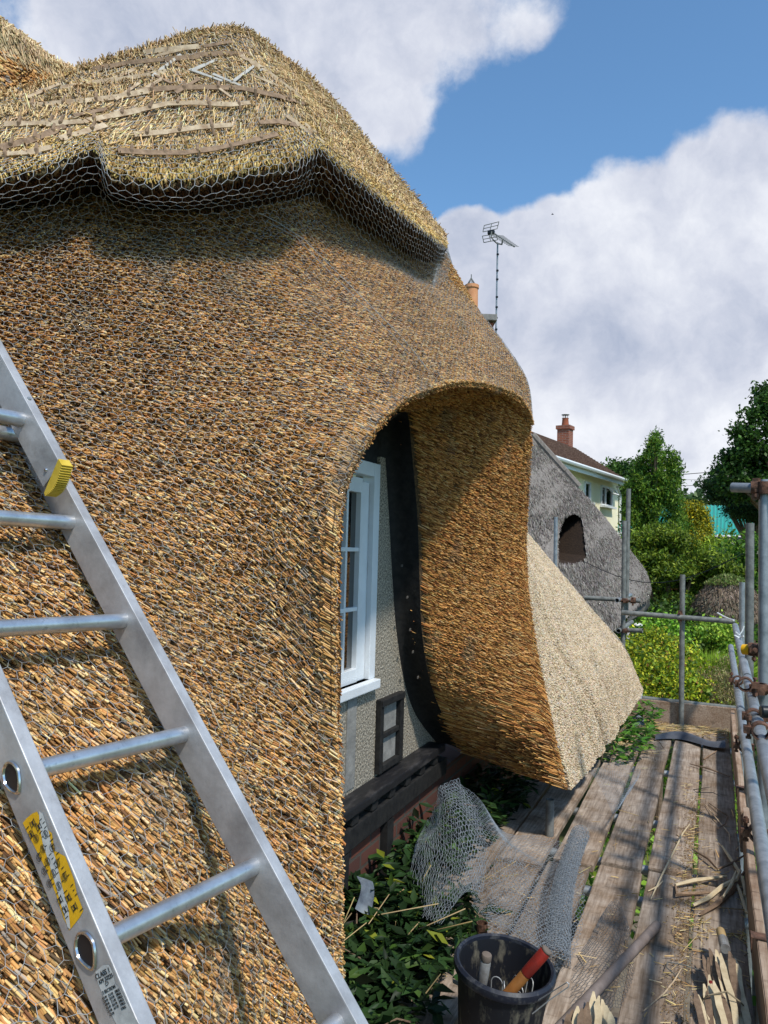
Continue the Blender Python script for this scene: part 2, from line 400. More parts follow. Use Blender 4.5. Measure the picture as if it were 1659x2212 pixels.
def reeds(name, patch, dens, length, rad, dirf, cols, wts, parent, depth=(.0, .02), jit=.07, n=6, rng_uv={}, stuff=False, openp=.5, mode='w', jc=.18, patchy=.25, face=None, tint=None):
    U, V = patch.sample(dens, **rng_uv)
    p, nn, du, dv = patch.frame(U, V)
    ok = inview(p)
    if face is not None: ok &= ((nn*(CAM-p)).sum(1) > face)
    p, nn, du, dv = p[ok], nn[ok], du[ok], dv[ok]; K = len(p)
    d = dirf(p) if mode == 'w' else nrm(dirf(p, nn, du, dv))
    cl = np.stack([lump(p, 45, 5), lump(p, 45, 6), lump(p, 45, 7)], -1)*jit*.8
    d = nrm(d + rng.normal(0, jit, (K, 3)) + cl)
    h = rng.uniform(depth[0], depth[1], K) + lump(p, 60, 3)*.004
    tip = p + nn*h[:, None]
    L_ = rng.uniform(length[0], length[1], K)
    r = rad*rng.uniform(.6, 1.25, K)
    c = pal(K, cols, wts, jc)
    f = lump(p, 9, 21); c = c*(1+patchy*.6*f[:, None])
    g = np.clip(lump(p, 6, 31)*lump(p, 23, 32)*2.2-.15, 0, .8)[:, None]*patchy*2.2
    c = c*(1-g) + g*np.array([.21, .175, .125])
    if tint is not None: c = c*tint(p)
    op = rng.random(K) < openp
    return part(name, prisms(name, tip - d*L_[:, None], tip, r, r, n, True, np.clip(c, .003, .9), op), m_reed, parent)
fld = reeds("reed_coat", coat, 50000, (.022, .040), .00195, lambda p, n, du, dv: coatdir(p)+n*(.34+.20*np.clip((p[:, 2:3]-1.2)/.7, 0, 1)*np.clip((2.6-p[:, 1:2])/1.2, 0, 1)), REED, REEDW, cottage, (-.017, .007), .09, 6, {}, face=-.15, mode='n')
reeds("reed_coat_edge", coat, 50000, (.022, .04), .0020, lambda p, n, du, dv: coatdir(p)+n*.25+np.array([0, .16, 0]), REED, REEDW, cottage, (-.008, .008), .1, 6, dict(u0=0, u1=11, v0=0, v1=.16), face=-.4, mode='n')
reeds("reed_coat_corner", coat, 90000, (.02, .035), .0021, lambda p, n, du, dv: coatdir(p)+n*.2+np.array([.05, .20, 0]), REED, REEDW, cottage, (.000, .012), .1, 6, dict(u0=0, u1=11, v0=0, v1=.05), face=-.6, mode='n')
# loose and longer reeds standing out
reeds("reed_coat_stray_reed", coat, 50, (.035, .07), .0014, coatdir, [(.42,.30,.16),(.32,.27,.2)], [.6,.4], cottage, (.008, .022), .4, 4, openp=0, face=-.1)['kind'] = 'stuff'
# ---- reveal (thickness of the thatch round the window)
def mid(a, b, t, bul): 
    return a*(1-t) + b*t + bul*np.array([.9, -.35, 0.0])*math.sin(math.pi*t)
Rv = []
for k in range(18):
    bul = 0.0 if k < 10 else .05
    Rv.append([mid(E[k], I_[k], t, bul) for t in (0, .3, .65, 1)])
rev = Patch(Rv); _, n_, _, _ = rev.frame(np.array([14.0]), np.array([1.5]))
if n_[0]@(CAM-rev.at(np.array([14.0]), np.array([1.5]))[0]) < 0: rev.flip = True
part("thatch_reveal_underlay", rev.mesh("rev_under", 6, 6, lambda p: 0*p[:, 0]-.018), m_under, cottage)
REV = [(.47,.215,.065),(.61,.32,.10),(.29,.12,.038),(.14,.058,.022),(.60,.38,.16)]
def revdir(p):
    K = len(p); z = np.clip((p[:, 2]-.3)/2.0, 0, 1)
    return nrm(np.stack([.86+0*z, .30-.12*z, -.27-.14*z], -1))
reeds("reveal_reeds", rev, 21000, (.05, .12), .0024, revdir, REV, [.3,.22,.22,.14,.12], cottage, (-.012, .008), .055, 5, dict(u0=7, u1=17, v1=2.85), face=-.05, openp=.3)
reeds("reveal_corner_reeds", rev, 70000, (.02, .035), .0020, lambda p: nrm(coatdir(p)+np.array([.1, .30, .05])), REED, REEDW, cottage, (-.004, .004), .1, 5, dict(u0=0, u1=17, v0=0, v1=.10))
reeds("reveal_edge_reeds", rev, 40000, (.022, .038), .0020, coatdir, REV, [.3,.22,.22,.14,.12], cottage, (-.002, .016), .09, 5, dict(u0=0, u1=17, v0=0, v1=.3))
# black lining between the lip and the wall
Ln = [[I_[k], I_[k]*.5+Wl[k]*.5+np.array([-.04, .03, .02]), Wl[k]+np.array([-.02, 0, 0])] for k in range(18)]
part("black_lining_board", Patch(Ln).mesh("lining", 5, 4), m_black, cottage)
mb = MB()
m_scrap = mat("lime_scraps", (.09, .08, .07), .9)
for (u, v, w) in [(868,1222,10),(880,1290,14),(886,1360,16),(892,1408,13),(903,1463,14)]:
    q = PX(u, v, -1.50)
    mb = MB(); mb.box(q, .006, .012+w*.0012, .010, (nrm(np.array([1, .2, 0])), nrm(np.array([-.2, 1, .1])), np.array([0, 0, 1.])))
    mb.build("lime_scrap", m_scrap, cottage)
# ---- right hand slope (freshly dressed, pale)
rows = []
F_ = [PY(1388,1488,7.9),PY(1347,1400,8.0),PY(1292,1335,8.0),PY(1215,1243,8.0),PY(1142,1157,8.0),PY(1065,1070,8.0),PY(980,960,8.0)]
Es = [E[17],E[16],E[15],E[14],E[13],E[12],E[11]]
midrow0 = [PY(1272,1663,4.95),PY(1325,1597,5.9),PY(1362,1540,6.9)]
for j in range(7):
    a, b = Es[j], F_[j]
    if j == 0: r_ = [a]+midrow0+[b]
    else:
        e = [0, .6, .8, 1, 1.5, 2.0, 2.4][j]
        r_ = [a]
        for t in (.22, .45, .72):
            q = a*(1-t)+b*t; tx = 1-(1-t)**max(1, e); q[0] = a[0]*(1-tx)+b[0]*tx
            if j == 1: q[0] += .04*math.sin(math.pi*t)
            r_.append(q)
        r_.append(b)
    r_.append(r_[-1] + np.array([-.22, .10, -.02]))
    rows.append(r_)
slope = Patch(rows); _, n_, _, _ = slope.frame(np.array([1.0]), np.array([2.0]))
if n_[0]@(CAM-slope.at(np.array([1.0]), np.array([2.0]))[0]) < 0: slope.flip = True
def ripple(p):
    s = p[:, 1]*1.0 + p[:, 2]*.75
    g = np.exp(-((s-5.85)/.07)**2) + .5*np.exp(-((s-6.55)/.10)**2) + .4*np.exp(-((s-5.45)/.06)**2)
    return -.05*g*np.clip(1.4-p[:, 2], 0, 1) + lump(p, 5, 9)*.014 + lump(p, 17, 19)*.004
m_slope = mat("dressed_reed_underlay", (.20, .135, .075), .9, col2=(.42, .31, .19), nscale=55, bump=.8, bscale=130)
part("dressed_slope", slope.mesh("slope", 14, 14, ripple), m_slope, cottage)
class RipplePatch(Patch):
    def frame(s, U, V):
        p, n, du, dv = Patch.frame(s, U, V); return p + n*ripple(p)[:, None], n, du, dv
rs = RipplePatch(rows, flip=slope.flip)
PALE = [(.55,.43,.29),(.63,.50,.35),(.43,.31,.19),(.33,.23,.13),(.52,.46,.38)]
reeds("dressed_slope_reeds", rs, 24000, (.010, .020), .0040, lambda p: nrm(np.stack([.85+0*p[:, 0], .1+0*p[:, 0], -.25+0*p[:, 0]], -1)), PALE, [.3,.25,.22,.1,.13], cottage, (-.003, .007), .2, 5, dict(u0=0, u1=4.6), openp=.12, jc=.14, patchy=.16)
# underside of the eave
ue = []
for t in np.linspace(0, 1, 6):
    y = 4.28+t*3.6; e = slope.at(np.array([0.0]), np.array([t*4]))[0]
    e = e+np.array([-.03, .07, .03]); ue.append([e, e*.55+np.array([-1.5, e[1]+.05, .55])*.45, np.array([-1.62, e[1]+.1, .75])])
uep = Patch(ue); part("eave_underside", uep.mesh("eave", 6, 5), m_under, cottage)
# gable end closing the far verge
gv = [[f + np.array([0, .05, 0]), np.array([-3.0, 8.1, f[2]])] for f in F_]
part("gable_verge", Patch(gv).mesh("gable", 3, 3), m_under, cottage)
# ---- wall with window
m_pebble = mat("pebbledash", (.11, .095, .072), .95, col2=(.50, .44, .35), nscale=105, bump=1.0, bscale=70, ramp=(.42, .62), detail=5)
m_smoothr = mat("smooth_render", (.16, .155, .145), .95, col2=(.27, .26, .24), nscale=12, bump=.3, bscale=50)
mb = MB(); hy0, hy1, hz0, hz1 = 2.03, 3.565, .953, 2.058
mb.box((-1.67, (hy1+5.0)/2, 1.25), .14, 5.0-hy1, 1.7); mb.box((-1.67, (1.9+hy0)/2, 1.3), .14, hy0-1.9, 1.6); mb.box((-1.67, (hy0+hy1)/2, (.4+hz0)/2), .14, hy1-hy0, hz0-.4)
mb.build("wall", m_pebble, cottage)
mb = MB(); mb.box((-1.597, 3.30, .68), .006, .10, .44); mb.build("render_patch", m_smoothr, cottage)
mb = MB(); mb.box((-1.597, 3.745, .65), .006, .22, .34); mb.build("timber_infill_panel", m_smoothr, cottage)
mb = MB(); mb.box((-1.66, 2.95, 2.36), .08, 2.3, .6); mb.build("header_board", m_black, cottage)
win = MB(); fx = -1.632
win.box((fx, hy1-.035, (hz0+hz1)/2), .068, .07, hz1-hz0); win.box((fx, hy0+.035, (hz0+hz1)/2), .068, .07, hz1-hz0)
win.box((fx, (hy0+hy1)/2, hz1-.035), .064, hy1-hy0-.14, .07)
window = win.build("window", m_white, cottage, bevel=.004)
sash = MB(); sx_ = -1.648
ys = [3.495, 3.06, 2.6, 2.10]
for a, b in zip(ys[:-1], ys[1:]):
    a_, b_ = a-.003, b+.003
    sash.box((sx_, a_-.0475, 1.455), .045, .095, 1.0); sash.box((sx_, b_+.03, 1.455), .045, .06, 1.0)
    sash.box((sx_, (a_+b_)/2, 1.935), .043, a_-b_-.155, .075); sash.box((sx_, (a_+b_)/2, .985), .043, a_-b_-.155, .07)
    ym = (a_-.095 + b_+.06)/2; sash.box((sx_+.002, ym, 1.46), .032, .020, .88)
    for zz in (1.612, 1.316): sash.box((sx_+.002, (a_-.095+b_+.06)/2, zz), .030, a_-b_-.153, .020)
so_ = part("casement_sash", sash.mesh("sash", bevel=.003), m_white, window)
mb = MB(); mb.box((-1.655, (hy0+hy1)/2, 1.46), .004, hy1-hy0-.16, .96); part("window_pane", mb.mesh("pane"), m_glass, window)
mb = MB(); mb.box((-1.61, 2.78, .930), .10, 1.552, .046); part("window_sill", mb.mesh("sill", bevel=.005), m_white, window)
mb = MB(); mb.box((-1.583, 3.612, .645), .03, .042, .38); mb.box((-1.583, 3.885, .63), .03, .05, .35)
mb.box((-1.580, 3.75, .815), .04, .31, .035); mb.box((-1.585, 3.748, .64), .024, .222, .026); mb.box((-1.582, 3.748, .475), .03, .222, .035)
mb.build("black_timber_stud", m_black, cottage, bevel=.004)
m_beam = mat("black_sill_beam_paint", (.012, .012, .014), .55, col2=(.07, .065, .065), nscale=18, stretch=(1, .25, 1), bump=.3, ramp=(.5, .75))
mb = MB(); mb.box((-1.555, 3.2, .415), .12, 2.45, .045); mb.build("sill_beam", m_beam, cottage, bevel=.008)
mb = MB()
for y in np.arange(2.1, 4.4, .22): mb.box((-1.545, y, .365), .07, .07, .05)
mb.box((-1.54, 3.2, .285), .06, 2.6, .10)
mb.build("bressummer", m_black, cottage, bevel=.006)
mb = MB(); mb.box((-1.65, 5.0, -1.1), .2, 7.2, 2.7); mb.build("brick_wall", brick_mat("shade_toned_brick", (.14, .04, .022), (.07, .025, .018), (.06, .05, .04)), cottage)  # darker copy of the red brick, deep shade put into its colour
for y in (3.1, 3.62):
    mb = MB(); mb.box((-1.535, y, -.12), .05, .08, .70); mb.build("timber_post", m_black, cottage)
# ================================================================== RIDGE CAP
capc = [  # contact, lower edge, top silhouette
 ((-300,480,2.05),(-300,440,1.93),(-300,250,2.3)), ((-100,470,2.10),(-100,425,1.98),(-100,232,2.45)), ((0,462,2.17),(0,402,2.05),(0,212,2.52)),
 ((100,450,2.22),(100,376,2.10),(90,190,2.65)), ((200,435,2.30),(203,344,2.2),(165,158,2.78)), ((250,447,2.34),(238,392,2.17),(230,133,2.86)),
 ((330,462,2.40),(320,409,2.22),(330,101,2.92)), ((430,468,2.47),(420,409,2.3),(415,74,2.97)), ((540,455,2.60),(540,389,2.4),(485,64,3.02)),
 ((620,434,2.70),(640,369,2.53),(535,74,3.1)), ((690,432,2.82),(688,341,2.70),(600,122,3.3)), ((760,478,3.02),(745,388,2.85),(690,197,3.55)),
 ((850,528,3.4),(842,462,3.2),(790,312,3.85)), ((925,568,4.0),(935,531,3.75),(880,422,4.15)), ((945,567,4.45),(964,546,4.2),(950,505,4.5))]
G = []
for c, l, t in capc:
    C_, L_, T_ = P(c[0], c[1]+12, c[2]+.05), P(l[0], l[1]-10, l[2]-.12), P(t[0]-4, t[1]+12, t[2])
    r_ = [C_ + (C_-CAM)*.02, C_*.35+L_*.65, L_]
    for s in (.25, .5, .75):
        q = L_*(1-s)+T_*s; q = q + np.array([.55, -.3, .6])*.06*math.sin(math.pi*s)*(.4+.6*s); r_.append(q)
    r_.append(T_); r_.append(T_ + np.array([-.35, .25, -.10])); r_.append(T_ + np.array([-.9, .5, -.6]))
    G.append(r_)
cap = Patch(G); _, n_, _, _ = cap.frame(np.array([7.0]), np.array([4.0]))
if n_[0]@(CAM-cap.at(np.array([7.0]), np.array([4.0]))[0]) < 0: cap.flip = True
m_capu = mat("ridge_underlay", (.10, .07, .035), .95, col2=(.28, .2, .1), nscale=70, bump=.7)
ridge = part("ridge_cap", cap.mesh("cap_under", 8, 8, lambda p: lump(p, 12, 2)*.008-.008), m_capu, cottage)
STRAW = [(.60,.41,.20),(.74,.55,.30),(.46,.30,.14),(.25,.16,.08),(.50,.40,.28)]
def strands(name, patch, dens, length, rad, uv, jit, parent, lift=(-.002, .012), cols=STRAW, wts=[.28,.20,.24,.18,.1], sgn=-1, down=.0, mt=None):
    U, V = patch.sample(dens, **uv); p, nn, du, dv = patch.frame(U, V); ok = inview(p); p, nn, du, dv = p[ok], nn[ok], du[ok], dv[ok]; K = len(p)
    fan = lump(p, 7, 77)[:, None]*.5
    d = nrm(sgn*dv + du*fan + rng.normal(0, jit, (K, 3)) + nn*down)
    L_ = rng.uniform(*length, K)[:, None]; h = rng.uniform(*lift, K)[:, None]
    c = pal(K, cols, wts, .2); c = c*(1+.22*lump(p, 11, 41)[:, None])
    me = prisms(name, p + nn*h - d*L_*.5, p + nn*(h+.004) + d*L_*.5, rad*rng.uniform(.6, 1.4, K), None, 4, True, np.clip(c, .003, .9))
    return part(name, me, mt or m_straw, parent)
strands("ridge_straw", cap, 17000, (.06, .16), .0016, dict(v0=2.5, v1=6.9), .13, ridge, lift=(-.004, .008))
strands("ridge_trimmed_edge", cap, 30000, (.03, .05), .0019, dict(v0=2.12, v1=2.85), .11, ridge, (-.006, .010), cols=[(.62,.43,.16),(.72,.53,.24),(.5,.32,.1),(.34,.2,.07)], wts=[.34,.26,.24,.16])
strands("ridge_cut_butts", cap, 9000, (.02, .04), .0026, dict(v0=.2, v1=2.0), .3, ridge, (-.01, .004), cols=[(.05,.025,.012),(.09,.045,.018),(.03,.016,.008)], wts=[.4,.3,.3])  # butts coloured near black: shade beneath the cap put into their colour
# split hazel rods and spars on the ridge
m_hazel = mat("split_hazel", (.30, .20, .12), .8, col2=(.56, .44, .30), nscale=30, stretch=(1, 1, 1), bump=.3, attr=False)
m_hazeld = mat("hazel_bark", (.17, .11, .07), .85, col2=(.33, .22, .14), nscale=40, bump=.4)
m_hazell = mat("pale_split_hazel", (.34, .32, .29), .7, col2=(.46, .44, .40), nscale=25)
def uvd_on(patch_bvh, u, v, lift=.012):
    r = ray(u, v); r = Vector(r).normalized(); hit = patch_bvh.ray_cast(Vector(CAM), r)
    if hit[0] is None: return None
    return np.array(hit[0]) + np.array(hit[1])*0 - np.array(r)*lift
def bvh_of(*patches):
    V = []; F = []; n = 0
    for pt in patches:
        p, q = pt.grid(6, 6); V += [tuple(x) for x in p]; F += [tuple(int(i)+n for i in f) for f in q]; n += len(p)
    return BVHTree.FromPolygons(V, F)
bcap = bvh_of(cap); bcoat = bvh_of(coat)
def strip(pts, w, th=.004):
    mb = MB(); pts = [p for p in pts if p is not None]
    for a, b in zip(pts[:-1], pts[1:]):
        d = nrm(b-a); mb.bar(a-d*.002, b+d*.002, th, w, up=np.array([.55, -.35, .75]) - d*(np.array([.55, -.35, .75])@d))
    return mb
def flat_strip(pts, w, th=.0035):
    """ribbon lying flat on the roof, facing outwards"""
    pts = [p for p in pts if p is not None]
    if len(pts) < 2: return None
    mb = MB()
    for a, b in zip(pts[:-1], pts[1:]):
        d = nrm(b-a); n = nrm(CAM + np.array([.5, 0, 2.0]) - a); y = nrm(np.cross(n, d)); n = np.cross(d, y)
        mb.box((a+b)/2, np.linalg.norm(b-a)*1.03, w*random.uniform(.8, 1.15), th, (d, y, n))
    return mb
lig = [ [(-20,335),(60,330),(110,318)], [(0,318),(60,305),(100,290),(140,272)], [(130,300),(180,285),(228,270)],
        [(45,228),(110,224),(180,218),(250,210),(320,196)], [(300,196),(370,190),(440,188),(520,190),(600,207),(660,225)],
        [(10,268),(90,266),(140,264)], [(100,268),(180,262),(240,250),(300,238),(360,224),(420,222),(500,226),(540,222)],
        [(255,325),(330,330),(400,330),(470,320),(540,305),(600,290)], [(290,290),(360,285),(430,275),(500,270)],
        [(130,190),(200,180),(300,165),(360,155)], [(200,150),(280,135),(360,128),(430,122)], [(270,120),(350,108),(430,100)],
        [(620,250),(700,310),(760,350),(850,400)], [(560,265),(600,262),(640,270)], [(660,270),(760,345),(860,425),(930,495)],
        [(520,120),(570,150),(630,195),(650,215)], [(420,60+60),(480,115),(540,118)] ]
for i, l in enumerate(lig):
    dense = []
    for (a, b) in zip(l[:-1], l[1:]):
        for t in (0, .5): dense.append((a[0]*(1-t)+b[0]*t, a[1]*(1-t)+b[1]*t))
    dense.append(l[-1])
    q = flat_strip([uvd_on(bcap, *x, lift=.066+random.uniform(0, .006)) for x in dense], .017)
    if q: q.build("hazel_liger", (m_hazel, m_hazeld, m_hazel)[i % 3], ridge)
cross = [((390,118),(330,165),2),((410,150),(480,175),2),((465,185),(500,210),0),((570,127),(505,175),2),((590,142),(560,152),2),((470,128),(415,152),2),
         ((310,150),(370,180),1),((350,170),(300,200),0),((430,170),(380,200),1),((220,180),(290,150),0),((250,215),(300,180),0),((50,190),(130,165),1),((60,210),(130,180),0),
         ((540,160),(600,185),0),((600,170),(640,190),1),((440,100),(500,90),1),((340,120),(400,105),0),((160,250),(230,235),1),((520,185),(460,160),2)]
for a, b, k in cross:
    q = flat_strip([uvd_on(bcap, a[0]*(1-t)+b[0]*t, a[1]*(1-t)+b[1]*t, lift=.064) for t in (0, .5, 1)], .010)
    if q: q.build("hazel_cross_rod", (m_hazel, m_hazeld, m_hazell)[k], ridge)
for l in lig[:9]:
    for (a, b) in zip(l[:-1], l[1:]):
        u, v = (a[0]*.6+b[0]*.4), (a[1]*.6+b[1]*.4)
        c = uvd_on(bcap, u, v, .062)
        if c is None: continue
        w = np.array([random.uniform(-.012, .012), 0, .03])
        mbs = MB(); mbs.tube([c-w, c+np.array([.004, -.006, 0]), c+w*.7], [.004, .006, .004], 6)
        mbs.build("spar_twist", m_hazeld, ridge)
# ---- higher roof behind on the left
up = [[P(-350,420,2.4),P(-350,200,2.6),P(-350,0,3.0),P(-350,-220,3.3),P(-330,-260,4.2)],
      [P(0,270,2.62),P(0,200,2.75),P(0,110,2.95),P(0,46,3.2),P(-20,60,4.2)],
      [P(60,250,2.78),P(60,190,2.9),P(60,135,3.05),P(62,92,3.25),P(50,110,4.2)],
      [P(130,235,2.95),P(130,195,3.05),P(130,170,3.15),P(130,142,3.3),P(120,160,4.2)],
      [P(230,220,3.2),P(230,200,3.3),P(230,190,3.4),P(230,178,3.5),P(220,200,4.2)]]
upper = Patch(up); _, n_, _, _ = upper.frame(np.array([1.0]), np.array([1.0]))
if n_[0]@(CAM-upper.at(np.array([1.0]), np.array([1.0]))[0]) < 0: upper.flip = True
uo = part("upper_roof", upper.mesh("upper", 8, 8), m_capu, cottage)
reeds("upper_reeds", upper, 12000, (.03, .05), .0042, coatdir, REED, REEDW, uo, (0, .014), .1, 5, dict(v0=0, v1=1.9))
strands("upper_ridge_straw", upper, 9000, (.06, .14), .0022, dict(v0=1.8, v1=3.2), .12, uo, cols=[(.66,.5,.3),(.56,.4,.22),(.45,.32,.17)], wts=[.4,.35,.25])
mb = MB(); a, b, c, d = P(-20,218,2.48), P(46,185,2.5), P(42,200,2.47), P(-15,232,2.45)
mb.add([a, b, c, d] + [x+np.array([.0, .01, -.006]) for x in (a, b, c, d)], [(0,1,2,3),(7,6,5,4),(0,4,5,1),(1,5,6,2),(2,6,7,3),(3,7,4,0)])
m_lead = mat("lead_sheet", (.16, .19, .23), .5, .3, col2=(.28, .31, .36), nscale=12, bump=.2)
mb.build("lead_flashing", m_lead, cottage)
# ================================================================== WIRE NETTING ON THE ROOF
def hexlat(w, h, c):
    a = c/math.sqrt(3); nj = int(w/(c/2)); ni = int(h/(1.5*a))
    ii, jj = np.meshgrid(np.arange(ni), np.arange(nj), indexing='ij')
    x = jj*c/2 - w/2; y = ii*1.5*a + np.where((ii+jj) % 2 == 0, a/2, 0) - h/2
    idx = ii*nj+jj; e = [np.stack([idx[:, :-1].ravel(), idx[:, 1:].ravel()], -1)]
    hi = ((ii+jj) % 2 == 0)[:-1]; e.append(np.stack([idx[:-1][hi], idx[1:][hi]], -1))
    return np.stack([x.ravel(), y.ravel()], -1), np.concatenate(e)
def wiremesh(name, V, edges, r, maxlen):
    a, b = V[edges[:, 0]], V[edges[:, 1]]; l = np.linalg.norm(a-b, axis=1)
    ok = np.isfinite(l) & (l < maxlen) & (l > 1e-5); a, b = a[ok], b[ok]
    return prisms(name, a, b, r, r, 3, False)
def cast_net(bvh, org, ax, ay, n, w, h, c, lift, warp=.25, far=6, jit=.08):
    q, e = hexlat(w, h, c); q = q + rng.normal(0, c*jit, q.shape)
    p3 = np.array([org]*len(q)) + q[:, :1]*ax + q[:, 1:]*ay
    wv = np.stack([lump(p3, 3, 51), lump(p3, 3, 52), lump(p3, 3, 53)], -1)*c*warp*4; p3 = p3+wv
    out = np.full((len(q), 3), np.nan)
    nv = Vector(-n)
    for i, p in enumerate(p3):
        hit = bvh.ray_cast(Vector(p + n*2.0), nv, far)
        if hit[0] is not None:
            out[i] = np.array(hit[0]) + n*lift
    return out, e
nn = nrm(np.array([.62, -.50, .60])); ax = nrm(np.cross(np.array([0, 0, 1.]), nn)); ay = np.cross(nn, ax)
cc = coat.at(np.array([5.0]), np.array([1.5]))[0]
V_, e_ = cast_net(bcoat, cc, ax, ay, nn, 4.6, 3.4, .0225, .016)
ok = inview(np.nan_to_num(V_, nan=1e3), 200, 150); V_[~ok] = np.nan
lowc = proj(np.nan_to_num(V_, nan=1e3))
me = wiremesh("coat_net", V_, e_, .0005, .05)
solo(me, "wire_netting", m_wire, "fine galvanised chicken wire stretched over the golden reed coat around the window", "wire netting", smooth=False)
# ridge netting: from the ridge silhouette down over the lower edge and across the dark gap
G2 = []
for (c, l, t), row in zip(capc, G):
    L_ = row[2]; hp = bcoat.ray_cast(Vector(CAM), Vector(ray(c[0], c[1]+46)).normalized())
    C_ = np.array(hp[0]) if hp[0] is not None else P(c[0], c[1]+40, c[2]-.1)
    C_ = C_ + (CAM-C_)*.008
    G2.append([C_ + np.array([.01, 0, -.04]), C_, L_*.5+C_*.5+(CAM-C_)*.004, L_ + (CAM-L_)*.022] + [q + (CAM-q)*.014 for q in row[3:8]])
G2.append([P(1003,625,4.62), P(998,615,4.6), P(985,590,4.55), P(970,545,4.5)] + [P(962,525,4.55), P(955,512,4.6), P(948,502,4.65), P(940,492,4.8), P(930,500,5.0)])
rn = Patch(G2)
def arcnet(patch, vline, c, jit=.07):
    """hexagonal lattice laid by arc length over a patch"""
    us = np.linspace(0, patch.m-1, 400); lu = np.concatenate([[0], np.cumsum(np.linalg.norm(np.diff(patch.at(us, us*0+vline), axis=0), axis=1))])
    vs = np.linspace(0, patch.n-1, 200); um = (patch.m-1)*.45; lv = np.concatenate([[0], np.cumsum(np.linalg.norm(np.diff(patch.at(vs*0+um, vs), axis=0), axis=1))])
    q, e = hexlat(lu[-1], lv[-1], c); q = q + rng.normal(0, c*jit, q.shape); x = q[:, 0]+lu[-1]/2 + lump(np.c_[q, q[:, :1]*0], 4, 3)*c*.8; y = q[:, 1]+lv[-1]/2 + lump(np.c_[q, q[:, :1]*0], 5, 4)*c*.6
    ok = (x > 0) & (x < lu[-1]) & (y > 0) & (y < lv[-1]); p = patch.at(np.interp(x, lu, us), np.interp(y, lv, vs)); p[~ok] = np.nan
    return p, e
V_, e_ = arcnet(rn, 3.0, .037)
ok = inview(np.nan_to_num(V_, nan=1e3), 200, 150); V_[~ok] = np.nan
me = wiremesh("ridge_net", V_, e_, .00085, .09)
solo(me, "wire_netting", m_wire, "larger hexagonal chicken wire wrapped over the scalloped straw ridge and its dark gap", "wire netting")
mb = MB()
mb.tube([uvd_on(bcoat, u, v, .03) for u, v in [(560,400+60),(600,450+30),(660,520),(730,590),(800,660),(860,720),(895,760),(925,800)] if uvd_on(bcoat, u, v, .03) is not None], .0016, 5)
mb.tube([uvd_on(bcoat, u, v, .026) for u, v in [(575,478),(640,512),(705,580),(780,655),(845,720),(885,765)] if uvd_on(bcoat, u, v, .03) is not None], .0012, 5)
solo(mb, "tie_wire", m_wire, "twisted grey tie wire running down from the ridge towards the window arch", "wire")
# === PART2
# ================================================================== LADDER
LW, BW, BD = .290, .0221, .033
def stile(c0, c1, hw, name, parent, m=m_alu):
    mb = MB(); mb.box((c0+c1)/2, np.linalg.norm(c1-c0), BW, BD*2, (LD, LH, LN)); return mb.build(name, m, parent, bevel=.0016)
def rungs(parent, o, ks, w0, w1, sk=(.0, .0)):
    for k in ks:
        c = o - LD*.25*k; mb = MB()
        a = c - LH*w1; b = c - LH*w0
        # slightly flattened D-shaped rung
        n = 20; V = []
        for p in (a, (a+b)/2, b):
            for t in np.arange(n)*2*math.pi/n:
                V.append(p + LD*.0145*math.cos(t)*(1 if math.cos(t) < 0 else .86) - LN*.0155*math.sin(t))
        F = [(i*n+q, i*n+(q+1) % n, (i+1)*n+(q+1) % n, (i+1)*n+q) for i in range(2) for q in range(n)]
        mb.add(V, F); mb.build("rung", m_rung, parent, smooth=True)
lad = thing("extension_ladder", "aluminium ladder lower section with worn stickers, leaning on the reed roof", "ladder", tuple(LO-LD*1.5))
rc = LO + LH*BW/2; lc = LO - LH*(LW+BW/2)
stile(rc - LD*2.2, rc + LD*.9, 0, "stile", lad); stile(lc - LD*2.2, lc + LD*.9, 0, "stile", lad)
rungs(lad, LO, range(-3, 8), 0, LW)
# socket rings on the outer face of the near stile
def onface(u, v, off=.0):
    r = ray(u, v); pl = LO - LH*(LW+BW+off); return CAM + r*(((pl-CAM)@LH)/(r@LH))
m_chrome = mat("polished_rung_end", (.55, .56, .58), .18, .95)
m_hole = mat("hollow_rung_inside", (.03, .03, .035), .35, .6)
for (u, v) in [(27, 1680), (187, 2053)]:
    c = onface(u, v, .001); V = []; n = 28
    def prof(r, h, tw=1.0): return [c - LH*h + (LD*math.cos(t)*r*1.15*(1.0 if math.cos(t) > 0 else 1.05) + LN*math.sin(t)*r*.92*(1-.42*max(0, -math.cos(t)))) for t in np.arange(n)*2*math.pi/n]
    mb = MB(); rr = [(.0215, 0), (.0205, .0025), (.0180, .003), (.0168, .0005)]
    for r, h in rr: V += prof(r, h)
    mb.add(V, [(i*n+q, i*n+(q+1) % n, (i+1)*n+(q+1) % n, (i+1)*n+q) for i in range(3) for q in range(n)])
    mb.build("rung_end_ring", m_chrome, lad, smooth=True)
    mb = MB(); mb.add(prof(.0170, .0006), [tuple(range(n))]); mb.build("rung_end_hollow", m_hole, lad)
